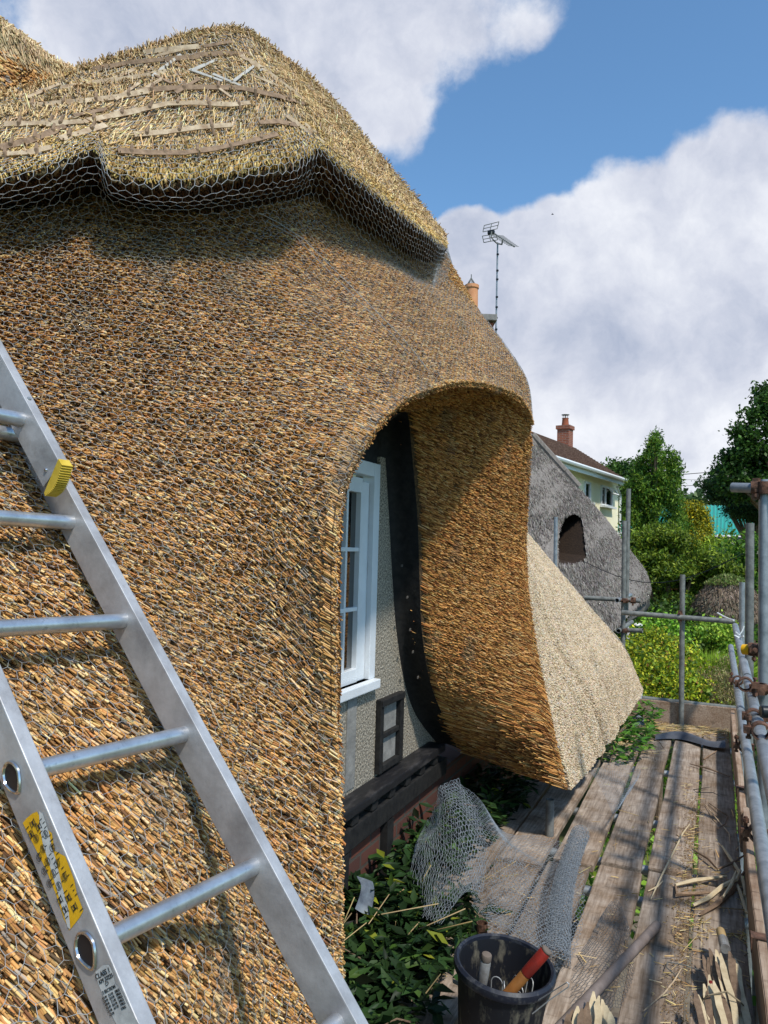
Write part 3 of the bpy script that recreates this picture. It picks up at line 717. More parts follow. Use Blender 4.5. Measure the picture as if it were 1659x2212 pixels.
# warning label
def flatpoly(mb, pts, h): mb.add([onface(u, v, h) for u, v in pts], [tuple(range(len(pts)))])
m_yel = mat("label_yellow", (.72, .40, .015), .5, col2=(.62, .33, .01), nscale=60); m_lw = mat("label_white", (.55, .55, .53), .55, col2=(.42, .42, .41), nscale=90); m_ink = mat("label_ink", (.02, .02, .02), .6)
mb = MB(); flatpoly(mb, [(49,1778),(57,1768),(70,1757),(80,1753),(97,1786),(112,1800),(118,1838),(141,1850),(160,1900),(166,1930),(180,1967),(172,1982),(150,2010),(138,1985),(120,1930),(100,1880),(80,1840),(62,1805)], .0006)
mb.build("warning_label", m_yel, lad)
mb = MB(); flatpoly(mb, [(84,1752),(92,1757),(102,1786),(106,1800),(112,1830),(122,1862),(134,1915),(148,1965),(152,2008),(146,2003),(136,1968),(118,1905),(104,1858),(93,1825),(86,1785)], .0010); mb.build("label_white_band", m_lw, lad)
def lp(s, t):
    """label coordinates: s 0..1 along, t -1..1 across, in metres on the face"""
    a = onface(66, 1768, .0014); b = onface(164, 1990, .0014); return a*(1-s)+b*s + LN*t
mb = MB(); lx = nrm(lp(1, 0)-lp(0, 0)); ly = LN
def ibox(s, t, w, h): mb.box(lp(s, t), w, h, .0003, (lx, ly, -LH))
def iring(s, t, r):
    c = lp(s, t)
    for k in range(14):
        a = k*2*math.pi/14; p = c + (lx*math.cos(a)+ly*math.sin(a))*r; d = -lx*math.sin(a)+ly*math.cos(a)
        mb.box(p, .0021, .0005, .0003, (d, np.cross(d, -LH), -LH))
for s, t in [(.22,-.014),(.36,-.016),(.50,-.012),(.64,-.014),(.30,.002),(.42,.004),(.54,.003),(.66,.003),(.18,.006),(.33,.016),(.46,.017),(.58,.018)]:
    iring(s, t, .0052)
    for q in (-1, 1): ibox(s, t+q*.0015, .007, .0006)
    for q in (-2, -1, 0, 1, 2): ibox(s+q*.012, t, .0005, .003)
for s, t in [(.12,-.008),(.12,.012),(.76,.012),(.80,-.004),(.86,.010),(.05,.0),(.90,-.008)]:
    for q in (-1, 1): ibox(s, t+q*.005, .010, .0006); ibox(s+q*.020, t, .0006, .010)
    ibox(s, t, .006, .003)
for s in np.linspace(.04, .96, 22):
    for t in (-.019, -.006, .012): 
        if random.random() < .6: ibox(s, t+random.uniform(-.002, .002), .0009, random.uniform(.004, .008))
mb.build("label_pictograms", m_ink, lad)
# worn paper label with its lettering
m_paper = mat("worn_paper_label", (.34, .33, .32), .8, col2=(.50, .49, .47), nscale=60, detail=8)
mb = MB(); flatpoly(mb, [(206,2100),(222,2085),(235,2084),(243,2100),(249,2125),(262,2140),(273,2165),(285,2185),(300,2212),(315,2245),(270,2250),(240,2190),(222,2150),(212,2125)], .0006); mb.build("paper_label", m_paper, lad)
def text(s, size, org, xdir, ydir, m, name, parent, ex=.0002):
    cu = bpy.data.curves.new(name, 'FONT'); cu.body = s; cu.size = size; cu.extrude = ex; cu.align_x = 'CENTER'
    o = bpy.data.objects.new(name, cu); COL.objects.link(o)
    dg = bpy.context.evaluated_depsgraph_get(); me = bpy.data.meshes.new_from_object(o.evaluated_get(dg))
    bpy.data.objects.remove(o); bpy.data.curves.remove(cu)
    x, y = Vector(xdir).normalized(), Vector(ydir).normalized(); z = x.cross(y)
    T = Matrix.Identity(4)
    for i in range(3): T[i][0] = x[i]; T[i][1] = y[i]; T[i][2] = z[i]; T[i][3] = org[i]
    me.transform(T); me.materials.clear(); return part(name, me, m, parent)
tx, ty = -LN, LD
tx = nrm(onface(240, 2108) - onface(215, 2122)); ty = nrm(np.cross(-LH, tx)); ty = ty if ty[2] > 0 else -ty
for sfx, (u, v), sz in [("CLASS 1", (223,2108), .0085), ("KM 33225", (230,2118), .0068), ("2 SECTION", (236,2141), .0055), ("4.5 M   3.1 M   28KG", (240,2150), .0042), ("5.0 M   8.3 M   28KG", (243,2157), .0042), ("4.0 M   7.1 M   19KG", (246,2164), .0042), ("4.5 M   8.1 M   24KG", (249,2171), .0042), ("3.5 M   6.1 M   19KG", (252,2178), .0042), ("2.5 M            13KG", (255,2186), .0042)]:
    text(sfx, sz, onface(u, v, .0012), tx, ty, m_ink, "label_lettering", lad)
mb = MB()
for a, b in [((227,2124),(230,2130)),((230,2130),(234,2125)),((227,2124),(228,2120)),((228,2120),(231,2122)),((231,2122),(233,2120)),((233,2120),(234,2125))]:
    mb.bar(onface(*a, .0014), onface(*b, .0014), .0007, .0002, up=-LH)
mb.build("label_kite_mark", m_ink, lad)
# upper section lying on top
lad2 = thing("extension_ladder", "upper ladder section ending in yellow feet, lying over the lower section at left", "ladder", tuple(LO))
o2 = LO - LN*.068 - LH*.058
def onfront(u, v):
    r = ray(u, v); n_ = LN; pl = o2 - LN*BD; return CAM + r*(((pl-CAM)@n_)/(r@n_))
endp = onfront(120, 1000); s_end = (endp - o2)@LD
rc2 = o2 + LH*BW/2; lc2 = o2 - LH*(LW-.02+BW/2)
for c in (rc2, lc2): stile(c + LD*s_end, c + LD*(s_end+2.2), 0, "stile", lad2)
j0 = onfront(60, 880); k0 = ((j0-o2)@LD)
rungs(lad2, o2 + LD*k0, range(0, -7, -1), 0, LW-.02)
m_foot = mat("yellow_rubber_foot", (.50, .34, .03), .6, col2=(.62, .44, .06), nscale=30, bump=.2)
for c in (rc2, lc2):
    mb = MB(); base = c + LD*s_end; n = 9; V = []
    for side in (-1, 1):
        h = LH*side*(BW/2+.001)
        V.append(base + h - LN*(BD+.003) + LD*.010); V.append(base + h + LN*(BD+.003) - LD*.012)
        for i in range(n):
            t = i/(n-1); a = -(BD+.003) + t*(2*BD+.006)
            V.append(base + h + LN*a - LD*(.004 + .020*math.sin(math.pi*(.02+.75*t))))
    k = n+2
    F = [tuple([0]+list(range(2, 2+n))+[1]), tuple([k]+list(range(k+2, k+2+n))+[k+1])[::-1], (0, 1, k+1, k)]
    F += [(2+i, 3+i, k+3+i, k+2+i) for i in range(n-1)] + [(0, 2, k+2, k), (1+n, 1, k+1, k+1+n)]
    mb.add(V, F); ft = mb.build("rubber_foot", m_foot, lad2)
    mb = MB()
    for i in range(18):
        t = i/17; a = -(BD+.003) + t*(2*BD+.006)
        mb.box(base + LN*a - LD*(.005 + .020*math.sin(math.pi*(.02+.75*t))),   .003, BW+.003, .0016, (LD, LH, LN))
    mb.build("foot_grip_ribs", m_foot, ft)
for (u, v) in [(118, 968), (52, 820)]:
    pass
mb = MB(); q = rc2 + LD*(s_end+.02) - LH*(BW/2+.0005) + LN*.005; mb.tube([q, q-LH*.003], [.0045, .003], 10); mb.build("rivet", m_chrome, lad2)
mb = MB(); q = rc2 + LD*(s_end+.19) - LN*(BD+.0005); mb.tube([q, q-LN*.002], [.005, .004], 8); mb.build("rivet", m_galv, lad2)
# ================================================================== SCAFFOLD BOARDS
def board_mat(name, c1, c2, c3, ang=0):
    m = bpy.data.materials.new(name); m.use_nodes = True; nt = m.node_tree; b = nt.nodes['Principled BSDF']; N = nt.nodes.new; L = nt.links.new
    tc = N('ShaderNodeTexCoord'); mp = N('ShaderNodeMapping'); mp.inputs['Scale'].default_value = (1, .07, 1); L(tc.outputs['Object'], mp.inputs[0])
    oi = N('ShaderNodeObjectInfo'); mul = N('ShaderNodeMath'); mul.operation = 'MULTIPLY'; mul.inputs[1].default_value = 37; L(oi.outputs['Random'], mul.inputs[0])
    n1 = N('ShaderNodeTexNoise'); n1.noise_dimensions = '4D'; n1.inputs['Scale'].default_value = 95; n1.inputs['Detail'].default_value = 5; L(mp.outputs[0], n1.inputs['Vector']); L(mul.outputs[0], n1.inputs['W'])
    n2 = N('ShaderNodeTexNoise'); n2.noise_dimensions = '4D'; n2.inputs['Scale'].default_value = 4.5; n2.inputs['Detail'].default_value = 8; n2.inputs['Roughness'].default_value = .7; L(tc.outputs['Object'], n2.inputs['Vector']); L(mul.outputs[0], n2.inputs['W'])
    mp3 = N('ShaderNodeMapping'); mp3.inputs['Scale'].default_value = (6, 22, 6); L(tc.outputs['Object'], mp3.inputs[0])
    n3 = N('ShaderNodeTexNoise'); n3.noise_dimensions = '4D'; n3.inputs['Scale'].default_value = 2.2; n3.inputs['Detail'].default_value = 4; L(mp3.outputs[0], n3.inputs['Vector']); L(mul.outputs[0], n3.inputs['W'])
    r1 = N('ShaderNodeValToRGB'); L(n1.outputs['Fac'], r1.inputs[0]); e = r1.color_ramp.elements; e[0].position = .3; e[0].color = (*c1, 1); e[1].position = .68; e[1].color = (*c2, 1)
    r2 = N('ShaderNodeValToRGB'); L(n2.outputs['Fac'], r2.inputs[0]); e = r2.color_ramp.elements; e[0].position = .4; e[0].color = (*c3, 1); e[1].position = .62; e[1].color = (1, 1, 1, 1)
    r3 = N('ShaderNodeValToRGB'); L(n3.outputs['Fac'], r3.inputs[0]); e = r3.color_ramp.elements; e[0].position = .28; e[0].color = (.45, .42, .4, 1); e[1].position = .42; e[1].color = (1, 1, 1, 1)
    x = N('ShaderNodeMix'); x.data_type = 'RGBA'; x.blend_type = 'MULTIPLY'; x.inputs['Factor'].default_value = 1; L(r1.outputs[0], x.inputs['A']); L(r2.outputs[0], x.inputs['B'])
    y = N('ShaderNodeMix'); y.data_type = 'RGBA'; y.blend_type = 'MULTIPLY'; y.inputs['Factor'].default_value = .8; L(x.outputs['Result'], y.inputs['A']); L(r3.outputs[0], y.inputs['B'])
    hv = N('ShaderNodeHueSaturation'); mr = N('ShaderNodeMapRange'); L(oi.outputs['Random'], mr.inputs[0]); mr.inputs[3].default_value = .82; mr.inputs[4].default_value = 1.16; L(mr.outputs[0], hv.inputs['Value']); L(y.outputs['Result'], hv.inputs['Color'])
    L(hv.outputs[0], b.inputs['Base Color']); b.inputs['Roughness'].default_value = .85; b.inputs['Specular IOR Level'].default_value = .15
    bp = N('ShaderNodeBump'); bp.inputs['Strength'].default_value = .5; bp.inputs['Distance'].default_value = .003; L(n1.outputs['Fac'], bp.inputs['Height']); L(bp.outputs[0], b.inputs['Normal'])
    return m
m_board = board_mat("weathered_board", (.21, .163, .125), (.44, .365, .30), (.60, .52, .44))
m_toe = board_mat("toe_board_wood", (.24, .16, .11), (.42, .32, .24), (.7, .62, .55))
def wood_board(c, sx, sy, sz, label, rot=0, tilt=0, m=None, group="scaffold boards of the walkway"):
    me = bpy.data.meshes.new("scaffold_board"); bm = bmesh.new(); bmesh.ops.create_cube(bm, size=1)
    for v in bm.verts: v.co = Vector((v.co.x*sx, v.co.y*sy, v.co.z*sz))
    bmesh.ops.subdivide_edges(bm, edges=[e for e in bm.edges if abs((e.verts[0].co-e.verts[1].co).y) > .5*sy], cuts=24)
    for v in bm.verts:
        y = v.co.y; v.co.x += .003*math.sin(y*3+c[0]*20)*1.0 + random.uniform(-.0012, .0012); v.co.z += .0035*math.sin(y*1.7+c[0]*9)
        if abs(abs(y)-sy/2) < .001: v.co.y += random.uniform(-.006, .006)
    bmesh.ops.bevel(bm, geom=[e for e in bm.edges if len(e.link_faces) == 2 and e.calc_face_angle(0) > 1], offset=.0035, segments=2, affect='EDGES')
    bm.to_mesh(me); bm.free()
    o = link("scaffold_board", me, m or m_board); o.location = c; o.rotation_euler = (tilt, 0, rot); return tag(o, label, "board", group)
T = .038; zc = -T/2-.001
wood_board((.035, 5.92, zc), .210, 3.50, T, "weathered board nearest the rail, far half of the walkway, under the twisted hazel offcuts")
wood_board((.035, 2.45, zc), .210, 3.38, T, "weathered board nearest the rail, near half, under the upright bundles of split hazel")
wood_board((-.195, 5.99, zc), .210, 3.55, T, "second board from the rail, far half, ending at the dark cross joint beside dirty straw")
wood_board((-.192, 2.50, zc), .210, 3.34, T, "second board from the rail, near half, crossed by the pole's upper end")
wood_board((-.435, 6.02, zc), .200, 3.66, T, "third board from the rail, far half, clear and grey beyond the crack in its end")
wood_board((-.432, 2.47, zc), .210, 3.36, T, "third board from the rail, near half, split along its end and partly under thin netting")
wood_board((-.672, 5.72, zc), .210, 3.2, T, "fourth board from the rail, far half, under the small scrap of netting")
wood_board((-.675, 2.58, zc-.004), .210, 3.0, T, "fourth board from the rail, near half, under the roll of netting", rot=.006)
wood_board((-.925, 5.2, zc-.006), .218, 2.4, T, "fifth board from the rail, passing under the tip of the pale thatch", rot=-.004)
wood_board((-.925, 2.75, zc-.006), .222, 2.4, T, "fifth board from the rail, near half, beneath the fold of netting behind the bucket")
wood_board((-1.165, 4.6, zc-.010), .218, 2.6, T, "innermost board in the shade beside the short upright pipe and the wall")
# toe boards
wood_board((.165, 6.2, .105), .034, 3.0, .225, "upright toe board on edge along the far part of the walkway, below the handrails", m=m_toe, group="toe boards on edge")
wood_board((.172, 3.30, .105), .034, 3.0, .225, "upright toe board on edge along the near part of the walkway, clipped with rusty bands", m=m_toe, group="toe boards on edge")
wood_board((-.40, 7.86, .09), 1.35, .036, .225, "toe board standing across the far end of the walkway behind loose straw", m=m_toe, group="toe boards on edge")
# ================================================================== SCAFFOLD TUBES
scf = thing("scaffold", "galvanised tube scaffold with guard rails and rusty clamps along the right edge", "scaffold", (.3, 4.0, -2.4))
R_ = .02415
def spipe(name, a, b, m=m_galv, r=R_, wall=.004):
    mb = MB(); mb.tube([a, b], r, 20, wall=wall); return mb.build(name, m, scf, smooth=True)
def axisfrom(u0, v0, u1, v1, d0, d1): return P(u0, v0, d0), P(u1, v1, d1)
# uprights
def standard(x, y, top, m=m_galvold, lean=0.0):
    return spipe("standard", np.array([x-lean*(top+2.4), y, -2.4]), np.array([x, y, top]), m)
def xy_of(u, v, d): q = P(u, v, d); return q
q = xy_of(1651, 1036, 3.62); standard(q[0], q[1], q[2], m_galv)
q = xy_of(1620, 1130, 4.56); standard(q[0], q[1], q[2])
q = xy_of(1603, 1258, 6.75); standard(q[0], q[1], q[2], m_galv)
q = xy_of(1475, 1241, 7.27); standard(q[0], 7.79, q[2])
q = xy_of(1358, 1056, 8.15); spipe("standard", np.array([q[0]-.01, q[1], 1.0]), q, m_galvold)
q = xy_of(1349, 1125, 8.10); standard(q[0], q[1], q[2])
q = xy_of(1201, 1117, 9.6); standard(q[0], q[1], q[2], m_galv)
q = PZ(1187, 1803, .0); spipe("standard", np.array([q[0], q[1], -2.4]), np.array([q[0], q[1], .20]), m_galvold)
q = PZ(1041, 2030, -.02); spipe("standard", np.array([q[0], q[1], -2.4]), np.array([q[0], q[1], .05]), m_rust)
# guard rails (along the walkway)
xr = .168
q1 = PX(1590, 1470, xr-.012); q2 = PX(1659, 1912, xr-.012); dd = nrm(q2-q1)
spipe("guard_rail", q1 - dd*1.9, q1 + dd*1.05, m_galv); spipe("guard_rail", q1 + dd*1.07, q2 + dd*1.5, m_galv)
xr2 = xr
q1 = PX(1588, 1352, xr2); q2 = PX(1651, 1627, xr2+.01)
q2 = PX(1652, 1627, xr2); dd = nrm(q2-q1); L2 = np.linalg.norm(q2-q1)
spipe("guard_rail", q1, q1 + dd*(L2*.62), m_galv); spipe("guard_rail", q1 + dd*(L2*.63), q2 + dd*1.2, m_galv)
railpts = (q1, q2)
# end rail across, tube behind the end toe board
a, b = PY(1343, 1323, 7.74), PY(1588, 1343, 7.74); spipe("guard_rail", a, b, m_galvold)
a, b = PY(1386, 1508, 7.93), PY(1640, 1536, 7.93); spipe("ledger", a, b, m_galvold)
# transoms with open ends
a = P(1582, 1053, 3.75); b = P(1720, 1057, 3.50); spipe("transom", a, b, m_galv)
a, b = P(1262, 1291, 8.2), P(1384, 1298, 8.0); spipe("transom", a, b, m_galvold)
a = P(1333, 1297, 7.95); spipe("transom", a, a + np.array([.02, 1.2, .0]), m_galv)
a, b = P(1333, 1362, 8.15), P(1388, 1362, 8.0); spipe("transom", a, b, m_galvold)
a = P(1336, 1363, 7.95); spipe("transom", a, a + np.array([.02, 1.2, .0]), m_galvold)
a = P(1607, 1403, 3.8); b = P(1720, 1409, 3.6); yc = spipe("transom", a, b, m_galv)
m_yellow = mat("yellow_end_cap", (.75, .42, .01), .45)
mb = MB(); mb.tube([a - nrm(b-a)*.004, a + nrm(b-a)*.05], .0262, 20); mb.build("end_cap", m_yellow, scf, smooth=True)
m_blackcap = mat("black_plastic_cap", (.012, .013, .015), .4)
a = P(1646, 1537, 3.0); b = a + np.array([.5, .12, 0.0]); spipe("transom", a, b, m_blackcap)
mb = MB(); mb.tube([a, a - nrm(b-a)*.006], [.0255, .022], 20); mb.build("end_cap", m_blackcap, scf, smooth=True)
# putlogs below the deck
for y in (2.9, 3.95, 4.35, 5.1, 6.3, 7.3): spipe("putlog", np.array([-1.3, y, -.066]), np.array([.3, y, -.066]), m_galv)
for x in (-1.1, .2): spipe("ledger", np.array([x, 1.0, -.116]), np.array([x, 8.2, -.116]), m_galv)
# couplers
def coupler(c, axis, bolt, parent=scf, m=m_rust, w=.05):
    c = np.asarray(c, float); axis = nrm(np.asarray(axis, float)); bolt = nrm(np.asarray(bolt, float) - axis*(np.asarray(bolt, float)@axis)); z = np.cross(axis, bolt)
    mb = MB(); n = 20; V = []
    prof = [(-w/2, .0255), (-w/2, .0315), (-w/4, .034), (w/4, .034), (w/2, .0315), (w/2, .0255)]
    mb.lathe(c, [(r, h) for h, r in prof], 20, axis)
    mb.box(c + bolt*.042, .03, w*.8, .026, (bolt, axis, z))
    mb.tube([c + bolt*.040 - z*.03, c + bolt*.040 + z*.055], .0062, 8)
    mb.lathe(c + bolt*.040 + z*.034, [(0, 0), (.0125, 0), (.0125, .014), (0, .014)], 6, z)
    mb.lathe(c + bolt*.040 - z*.034, [(0, 0), (.011, 0), (.011, .008), (0, .008)], 6, z)
    mb.box(c - bolt*.036, .016, w*.7, .03, (bolt, axis, z))
    return mb.build("coupler", m, parent, smooth=True)
X_, Y_, Z_ = np.eye(3)
qa = PX(1592, 1483, xr-.012); coupler(PX(1594, 1470, xr-.012), Y_, -X_); coupler(PX(1609, 1612, xr-.012), Y_, -X_); coupler(PX(1637, 1800, xr-.012), Y_, -X_)
coupler(P(1610, 1478, 3.45), Y_, X_); coupler(P(1641, 1488, 3.5), Z_, X_); coupler(P(1628, 1548, 3.1), Y_, X_); coupler(P(1643, 1578, 2.75), Y_, -X_); coupler(P(1648, 1500, 3.6), Z_, -X_)
coupler(P(1652, 1054, 3.60), Z_, X_, w=.06); coupler(P(1634, 1053, 3.63), X_, -Z_, w=.05); coupler(P(1650, 1404, 3.6), Z_, -X_); coupler(P(1628, 1403, 3.75), X_, -Y_)
coupler(PY(1469, 1332, 7.76), X_, Z_, w=.05, m=m_rust); coupler(P(1350, 1297, 8.05), Z_, -Y_); coupler(P(1349, 1362, 8.05), Z_, -Y_); coupler(P(1368, 1297, 7.95), X_, -Y_, m=m_rust)
# toe board clips
def clip(y, top=.222):
    mb = MB(); mb.box((.165, y, top+.006), .062, .05, .006); mb.box((.137, y, top-.02), .005, .05, .06); mb.box((.196, y, top-.03), .006, .05, .08); mb.box((.225, y, top-.05), .05, .05, .02)
    return mb.build("toe_board_clip", m_rust, scf, bevel=.002)
clip(PX(1602, 1727, .165)[1]); clip(PX(1640, 2070, .165)[1]-.02)
# cable ties and plastic sheet scraps
m_plastic = mat("white_plastic", (.7, .72, .72), .4)
tie = MB()
tie.tube([P(1550,1324,6.0), P(1562,1331,5.9), P(1575,1337,5.8), P(1585,1340,5.7)], .006, 6); solo(tie, "cable_tie", m_plastic, "white cord knotted where the end rail meets the side rail", "cord", smooth=True)
tie = MB(); tie.tube([P(1589,1365,5.4), P(1597,1372,5.4), P(1604,1362,5.4), P(1607,1352,5.4)], .005, 6); tie.tube([P(1586,1372,5.4), P(1598,1378,5.4), P(1606,1374,5.3)], .005, 6)
solo(tie, "cable_tie", m_plastic, "white tie wound round the top of the side guard rail", "cord", smooth=True)
# ================================================================== THINGS ON THE DECK
m_bucket = mat("dirty_black_rubber", (.008, .009, .013), .6, col2=(.15, .135, .10), nscale=24, stretch=(1, 1, .45), ramp=(.52, .70), bump=.15)
m_rim = mat("blue_black_rubber_rim", (.012, .015, .026), .5, col2=(.12, .12, .12), nscale=22, ramp=(.5, .8))
bc = PZ(1074, 2068, .31); bc[2] = 0.0
bk = thing("bucket", "dirty black rubber bucket with tools and wire hooks inside, standing on the boards", "bucket", tuple(bc))
tilt = nrm(np.array([.09, -.03, 1.0]))
mb = MB(); mb.lathe(bc, [(0, .0), (.115, 0), (.118, .004), (.132, .12), (.148, .27), (.152, .30)], 44, tilt); mb.lathe(bc, [(.147, .30), (.143, .27), (.127, .12), (.112, .012), (0, .012)], 44, tilt)
mb.build("bucket_body", m_bucket, bk, smooth=True)
mb = MB(); mb.lathe(bc, [(.150, .275), (.160, .278), (.164, .288), (.163, .302), (.155, .310), (.147, .306), (.146, .290)], 44, tilt); mb.build("bucket_rim", m_rim, bk, smooth=True)
def pole_thing(name, label, cat, segs, group=None):
    root = thing(name, label, cat, tuple(segs[0][0]), group)
    for i, (a, b, r, m, nm) in enumerate(segs):
        mb = MB(); d = nrm(b-a); mb.tube([a, a+d*.004, b-d*.006, b-d*.002, b], [r*.96, r, r, r*.9, r*.6], 16); mb.build(nm, m, root, smooth=True)
    return root
m_red = mat("red_paint", (.26, .018, .010), .55, col2=(.14, .014, .01), nscale=20); m_varn = mat("varnished_handle", (.30, .12, .03), .5, col2=(.20, .08, .02), nscale=15); m_endg = mat("worn_wood_end", (.14, .11, .09), .8)
m_brown = mat("brown_handle", (.12, .055, .025), .6); m_tape = mat("silver_tape", (.35, .35, .34), .4, .3, col2=(.2, .19, .18), nscale=30)
a, b = P(1060, 2190, 2.33), P(1183, 2050, 2.30); c = a*.38+b*.62; e = a*.03+b*.97
pole_thing("hammer", "wooden tool handle with red painted end poking out of the bucket", "hammer", [(a - (b-a)*.5, c, .017, m_varn, "handle"), (c, e, .0178, m_red, "painted_grip"), (e, b, .0172, m_endg, "handle_end")])
a, b = P(1028, 2200, 2.42), P(1052, 2060, 2.40); c = a*.45+b*.55; e = a*.1+b*.9
pole_thing("mallet", "brown tool handle wrapped in silver tape inside the bucket", "tool", [(a - (b-a)*.5, c, .0165, m_brown, "handle"), (c, e, .0172, m_tape, "tape_wrap"), (e, b, .0170, m_endg, "handle_end")])
mb_list = []
for k in range(16):
    c = bc + tilt*.10 + np.array([random.uniform(-.01, .09), random.uniform(-.08, .05), 0]); d = nrm(np.array([random.uniform(-.3, .5), random.uniform(-.4, .3), 1.0])); e = nrm(np.cross(d, np.array([random.random(), random.random(), .2]))); ln = random.uniform(.07, .15)
    pts = [c, c + d*ln] + [c + d*(ln + .018*math.sin(t)) + e*.018*(1-math.cos(t)) for t in np.linspace(.3, 3.0, 7)] + [c + e*.036 + d*ln*.7]
    mb = MB(); mb.tube(pts, .0017, 6); solo(mb, "wire_hook", m_wire, "small bent wire hook among the loose hooks inside the black bucket", "wire hook", "wire hooks in the bucket", smooth=True)
mb = MB(); mb.tube([P(1140,2175,2.3), P(1180,2150,2.25), P(1225,2122,2.2), P(1229,2125,2.2), P(1228,2132,2.2), P(1190,2158,2.22), P(1150,2190,2.25)], .0018, 6)
solo(mb, "wire_hook", m_wire, "long thin wire loop sticking out over the right side of the bucket rim", "wire hook", smooth=True)
# broom pole on the deck
m_pole = mat("grey_wooden_pole", (.135, .105, .09), .7, col2=(.21, .17, .15), nscale=12, stretch=(1, 1, 1), bump=.1)
a, b = PZ(1420, 1998, .022), PZ(1215, 2216, .10); 
mb = MB(); d = nrm(b-a); mb.tube([a, a+d*.004, a+d*.012, b + d*.8], [.012, .0185, .0195, .0195], 20); solo(mb, "wooden_pole", m_pole, "long grey round wooden pole lying diagonally across the boards beside the bucket", "pole", smooth=True)
# hazel spars
m_split = mat("split_hazel_face", (.46, .36, .22), .75, col2=(.60, .49, .32), nscale=25, bump=.2); m_bark = mat("hazel_bark_brown", (.13, .085, .055), .85, col2=(.22, .15, .10), nscale=35, bump=.4)
def spar(a, b, r, bend=.01, seed=0):
    """split stick: half-round, bark on one side and pale on the cut faces"""
    rr = random.Random(seed); a = np.asarray(a, float); b = np.asarray(b, float); d = nrm(b-a); x = nrm(np.cross(d, [rr.uniform(-.3, .3), rr.uniform(-1, -.3), 1])); y = np.cross(d, x); n = 6; V = []
    off = [rr.uniform(-bend, bend) for _ in range(n+1)]; off2 = [rr.uniform(-bend, bend) for _ in range(n+1)]
    sec = [(math.cos(t), math.sin(t)) for t in np.linspace(0, math.pi, 6)]
    for i in range(n+1):
        t = i/n; c = a*(1-t)+b*t + x*off[i] + y*off2[i]; q = r*(1-.75*max(0, (abs(t-.5)-.44)/.06))*(1+rr.uniform(-.1, .1))
        V += [c + x*q*u + y*q*v*.9 for u, v in sec]
    k = len(sec); F = []
    for i in range(n):
        for j in range(k): F.append((i*k+j, i*k+(j+1) % k, (i+1)*k+(j+1) % k, (i+1)*k+j))
    F.append(tuple(range(k))); F.append(tuple(range(n*k, n*k+k)))
    mb = MB(); mb.add(V, F); return mb
def spar_thing(a, b, r, seed, label, group, flip=False):
    o = solo(spar(a, b, r, .004, seed), "hazel_spar", m_split if not flip else m_bark, label, "hazel spar", group); return o
bundle = [((1518,2062),(1560,2215),1),((1534,2050),(1575,2235),1),((1545,2050),(1592,2240),0),((1556,2060),(1600,2245),0),((1568,2075),(1600,2200),0),((1582,2062),(1612,2240),0),((1546,2075),(1590,2225),1),((1576,2055),(1596,2190),1),((1528,2068),(1580,2240),1),((1562,2085),(1610,2235),0),((1588,2070),(1618,2230),0)]
for i, (a, b, k) in enumerate(bundle):
    h = .035+.012*(i % 4); spar_thing(PZ(*a, h+.05), PZ(*b, h), .0105+.002*(i % 3), i, "split hazel spar in the upright bundle nearest the toe board at lower right", "hazel spars in the right bundle", bool(k))
bundle = [((1518,2125),(1560,2290),0),((1530,2105),(1575,2290),0),((1540,2120),(1590,2290),0),((1526,2140),(1550,2290),1),((1549,2130),(1610,2300),1),((1500,2140),(1530,2290),1),((1558,2150),(1600,2290),0),((1508,2150),(1545,2300),0)]
for i, (a, b, k) in enumerate(bundle):
    h = .03+.012*(i % 3); spar_thing(PZ(*a, h+.06), PZ(*b, h), .011, 40+i, "split hazel spar tied in the lower right bundle below the red-capped tool", "hazel spars in the lower bundle", bool(k))
bundle = [((1238,2180),(1225,2290),1),((1248,2172),(1240,2290),0),((1258,2178),(1252,2290),1),((1268,2165),(1262,2290),1),((1280,2140),(1275,2290),0),((1292,2150),(1290,2290),0),((1303,2158),(1302,2290),0),((1312,2172),(1316,2290),0),((1320,2185),(1326,2290),0),((1228,2190),(1215,2290),1),((1272,2180),(1268,2290),1)]
for i, (a, b, k) in enumerate(bundle):
    h = .05+.012*(i % 3); spar_thing(PZ(*a, h+.10), PZ(*b, h), .0115, 80+i, "pale split hazel spar in the bundle under the pole at the bottom edge", "hazel spars in the bottom bundle", bool(k))
a, b = PZ(1528, 2152, .06), PZ(1539, 2122, .09)
pole_thing("awl", "small tool with a red end lying on the hazel bundle at lower right", "tool", [(a, b, .014, m_red, "red_cap"), (a-(b-a)*.9, a, .015, m_blackcap, "black_body")])
a, b = PZ(1567, 2050, .12), PZ(1556, 2010, .11); c = a*.45+b*.55
m_bone = mat("pale_wood_handle", (.40, .27, .12), .5)
pole_thing("knife", "short tool with tan and white worn handle on top of the hazel bundle", "tool", [(c, b, .017, m_bone, "handle"), (a, c, .019, m_tape, "ferrule")])
# twine round the bundles
mb = MB(); mb.tube([PZ(1500,2175,.03), PZ(1530,2150,.10), PZ(1570,2142,.12), PZ(1600,2165,.1), PZ(1618,2185,.03)], .003, 6); solo(mb, "twine", mat("jute_twine", (.25, .2, .13), .9), "grey twine tied round the hazel bundle by the toe board", "twine", smooth=True)
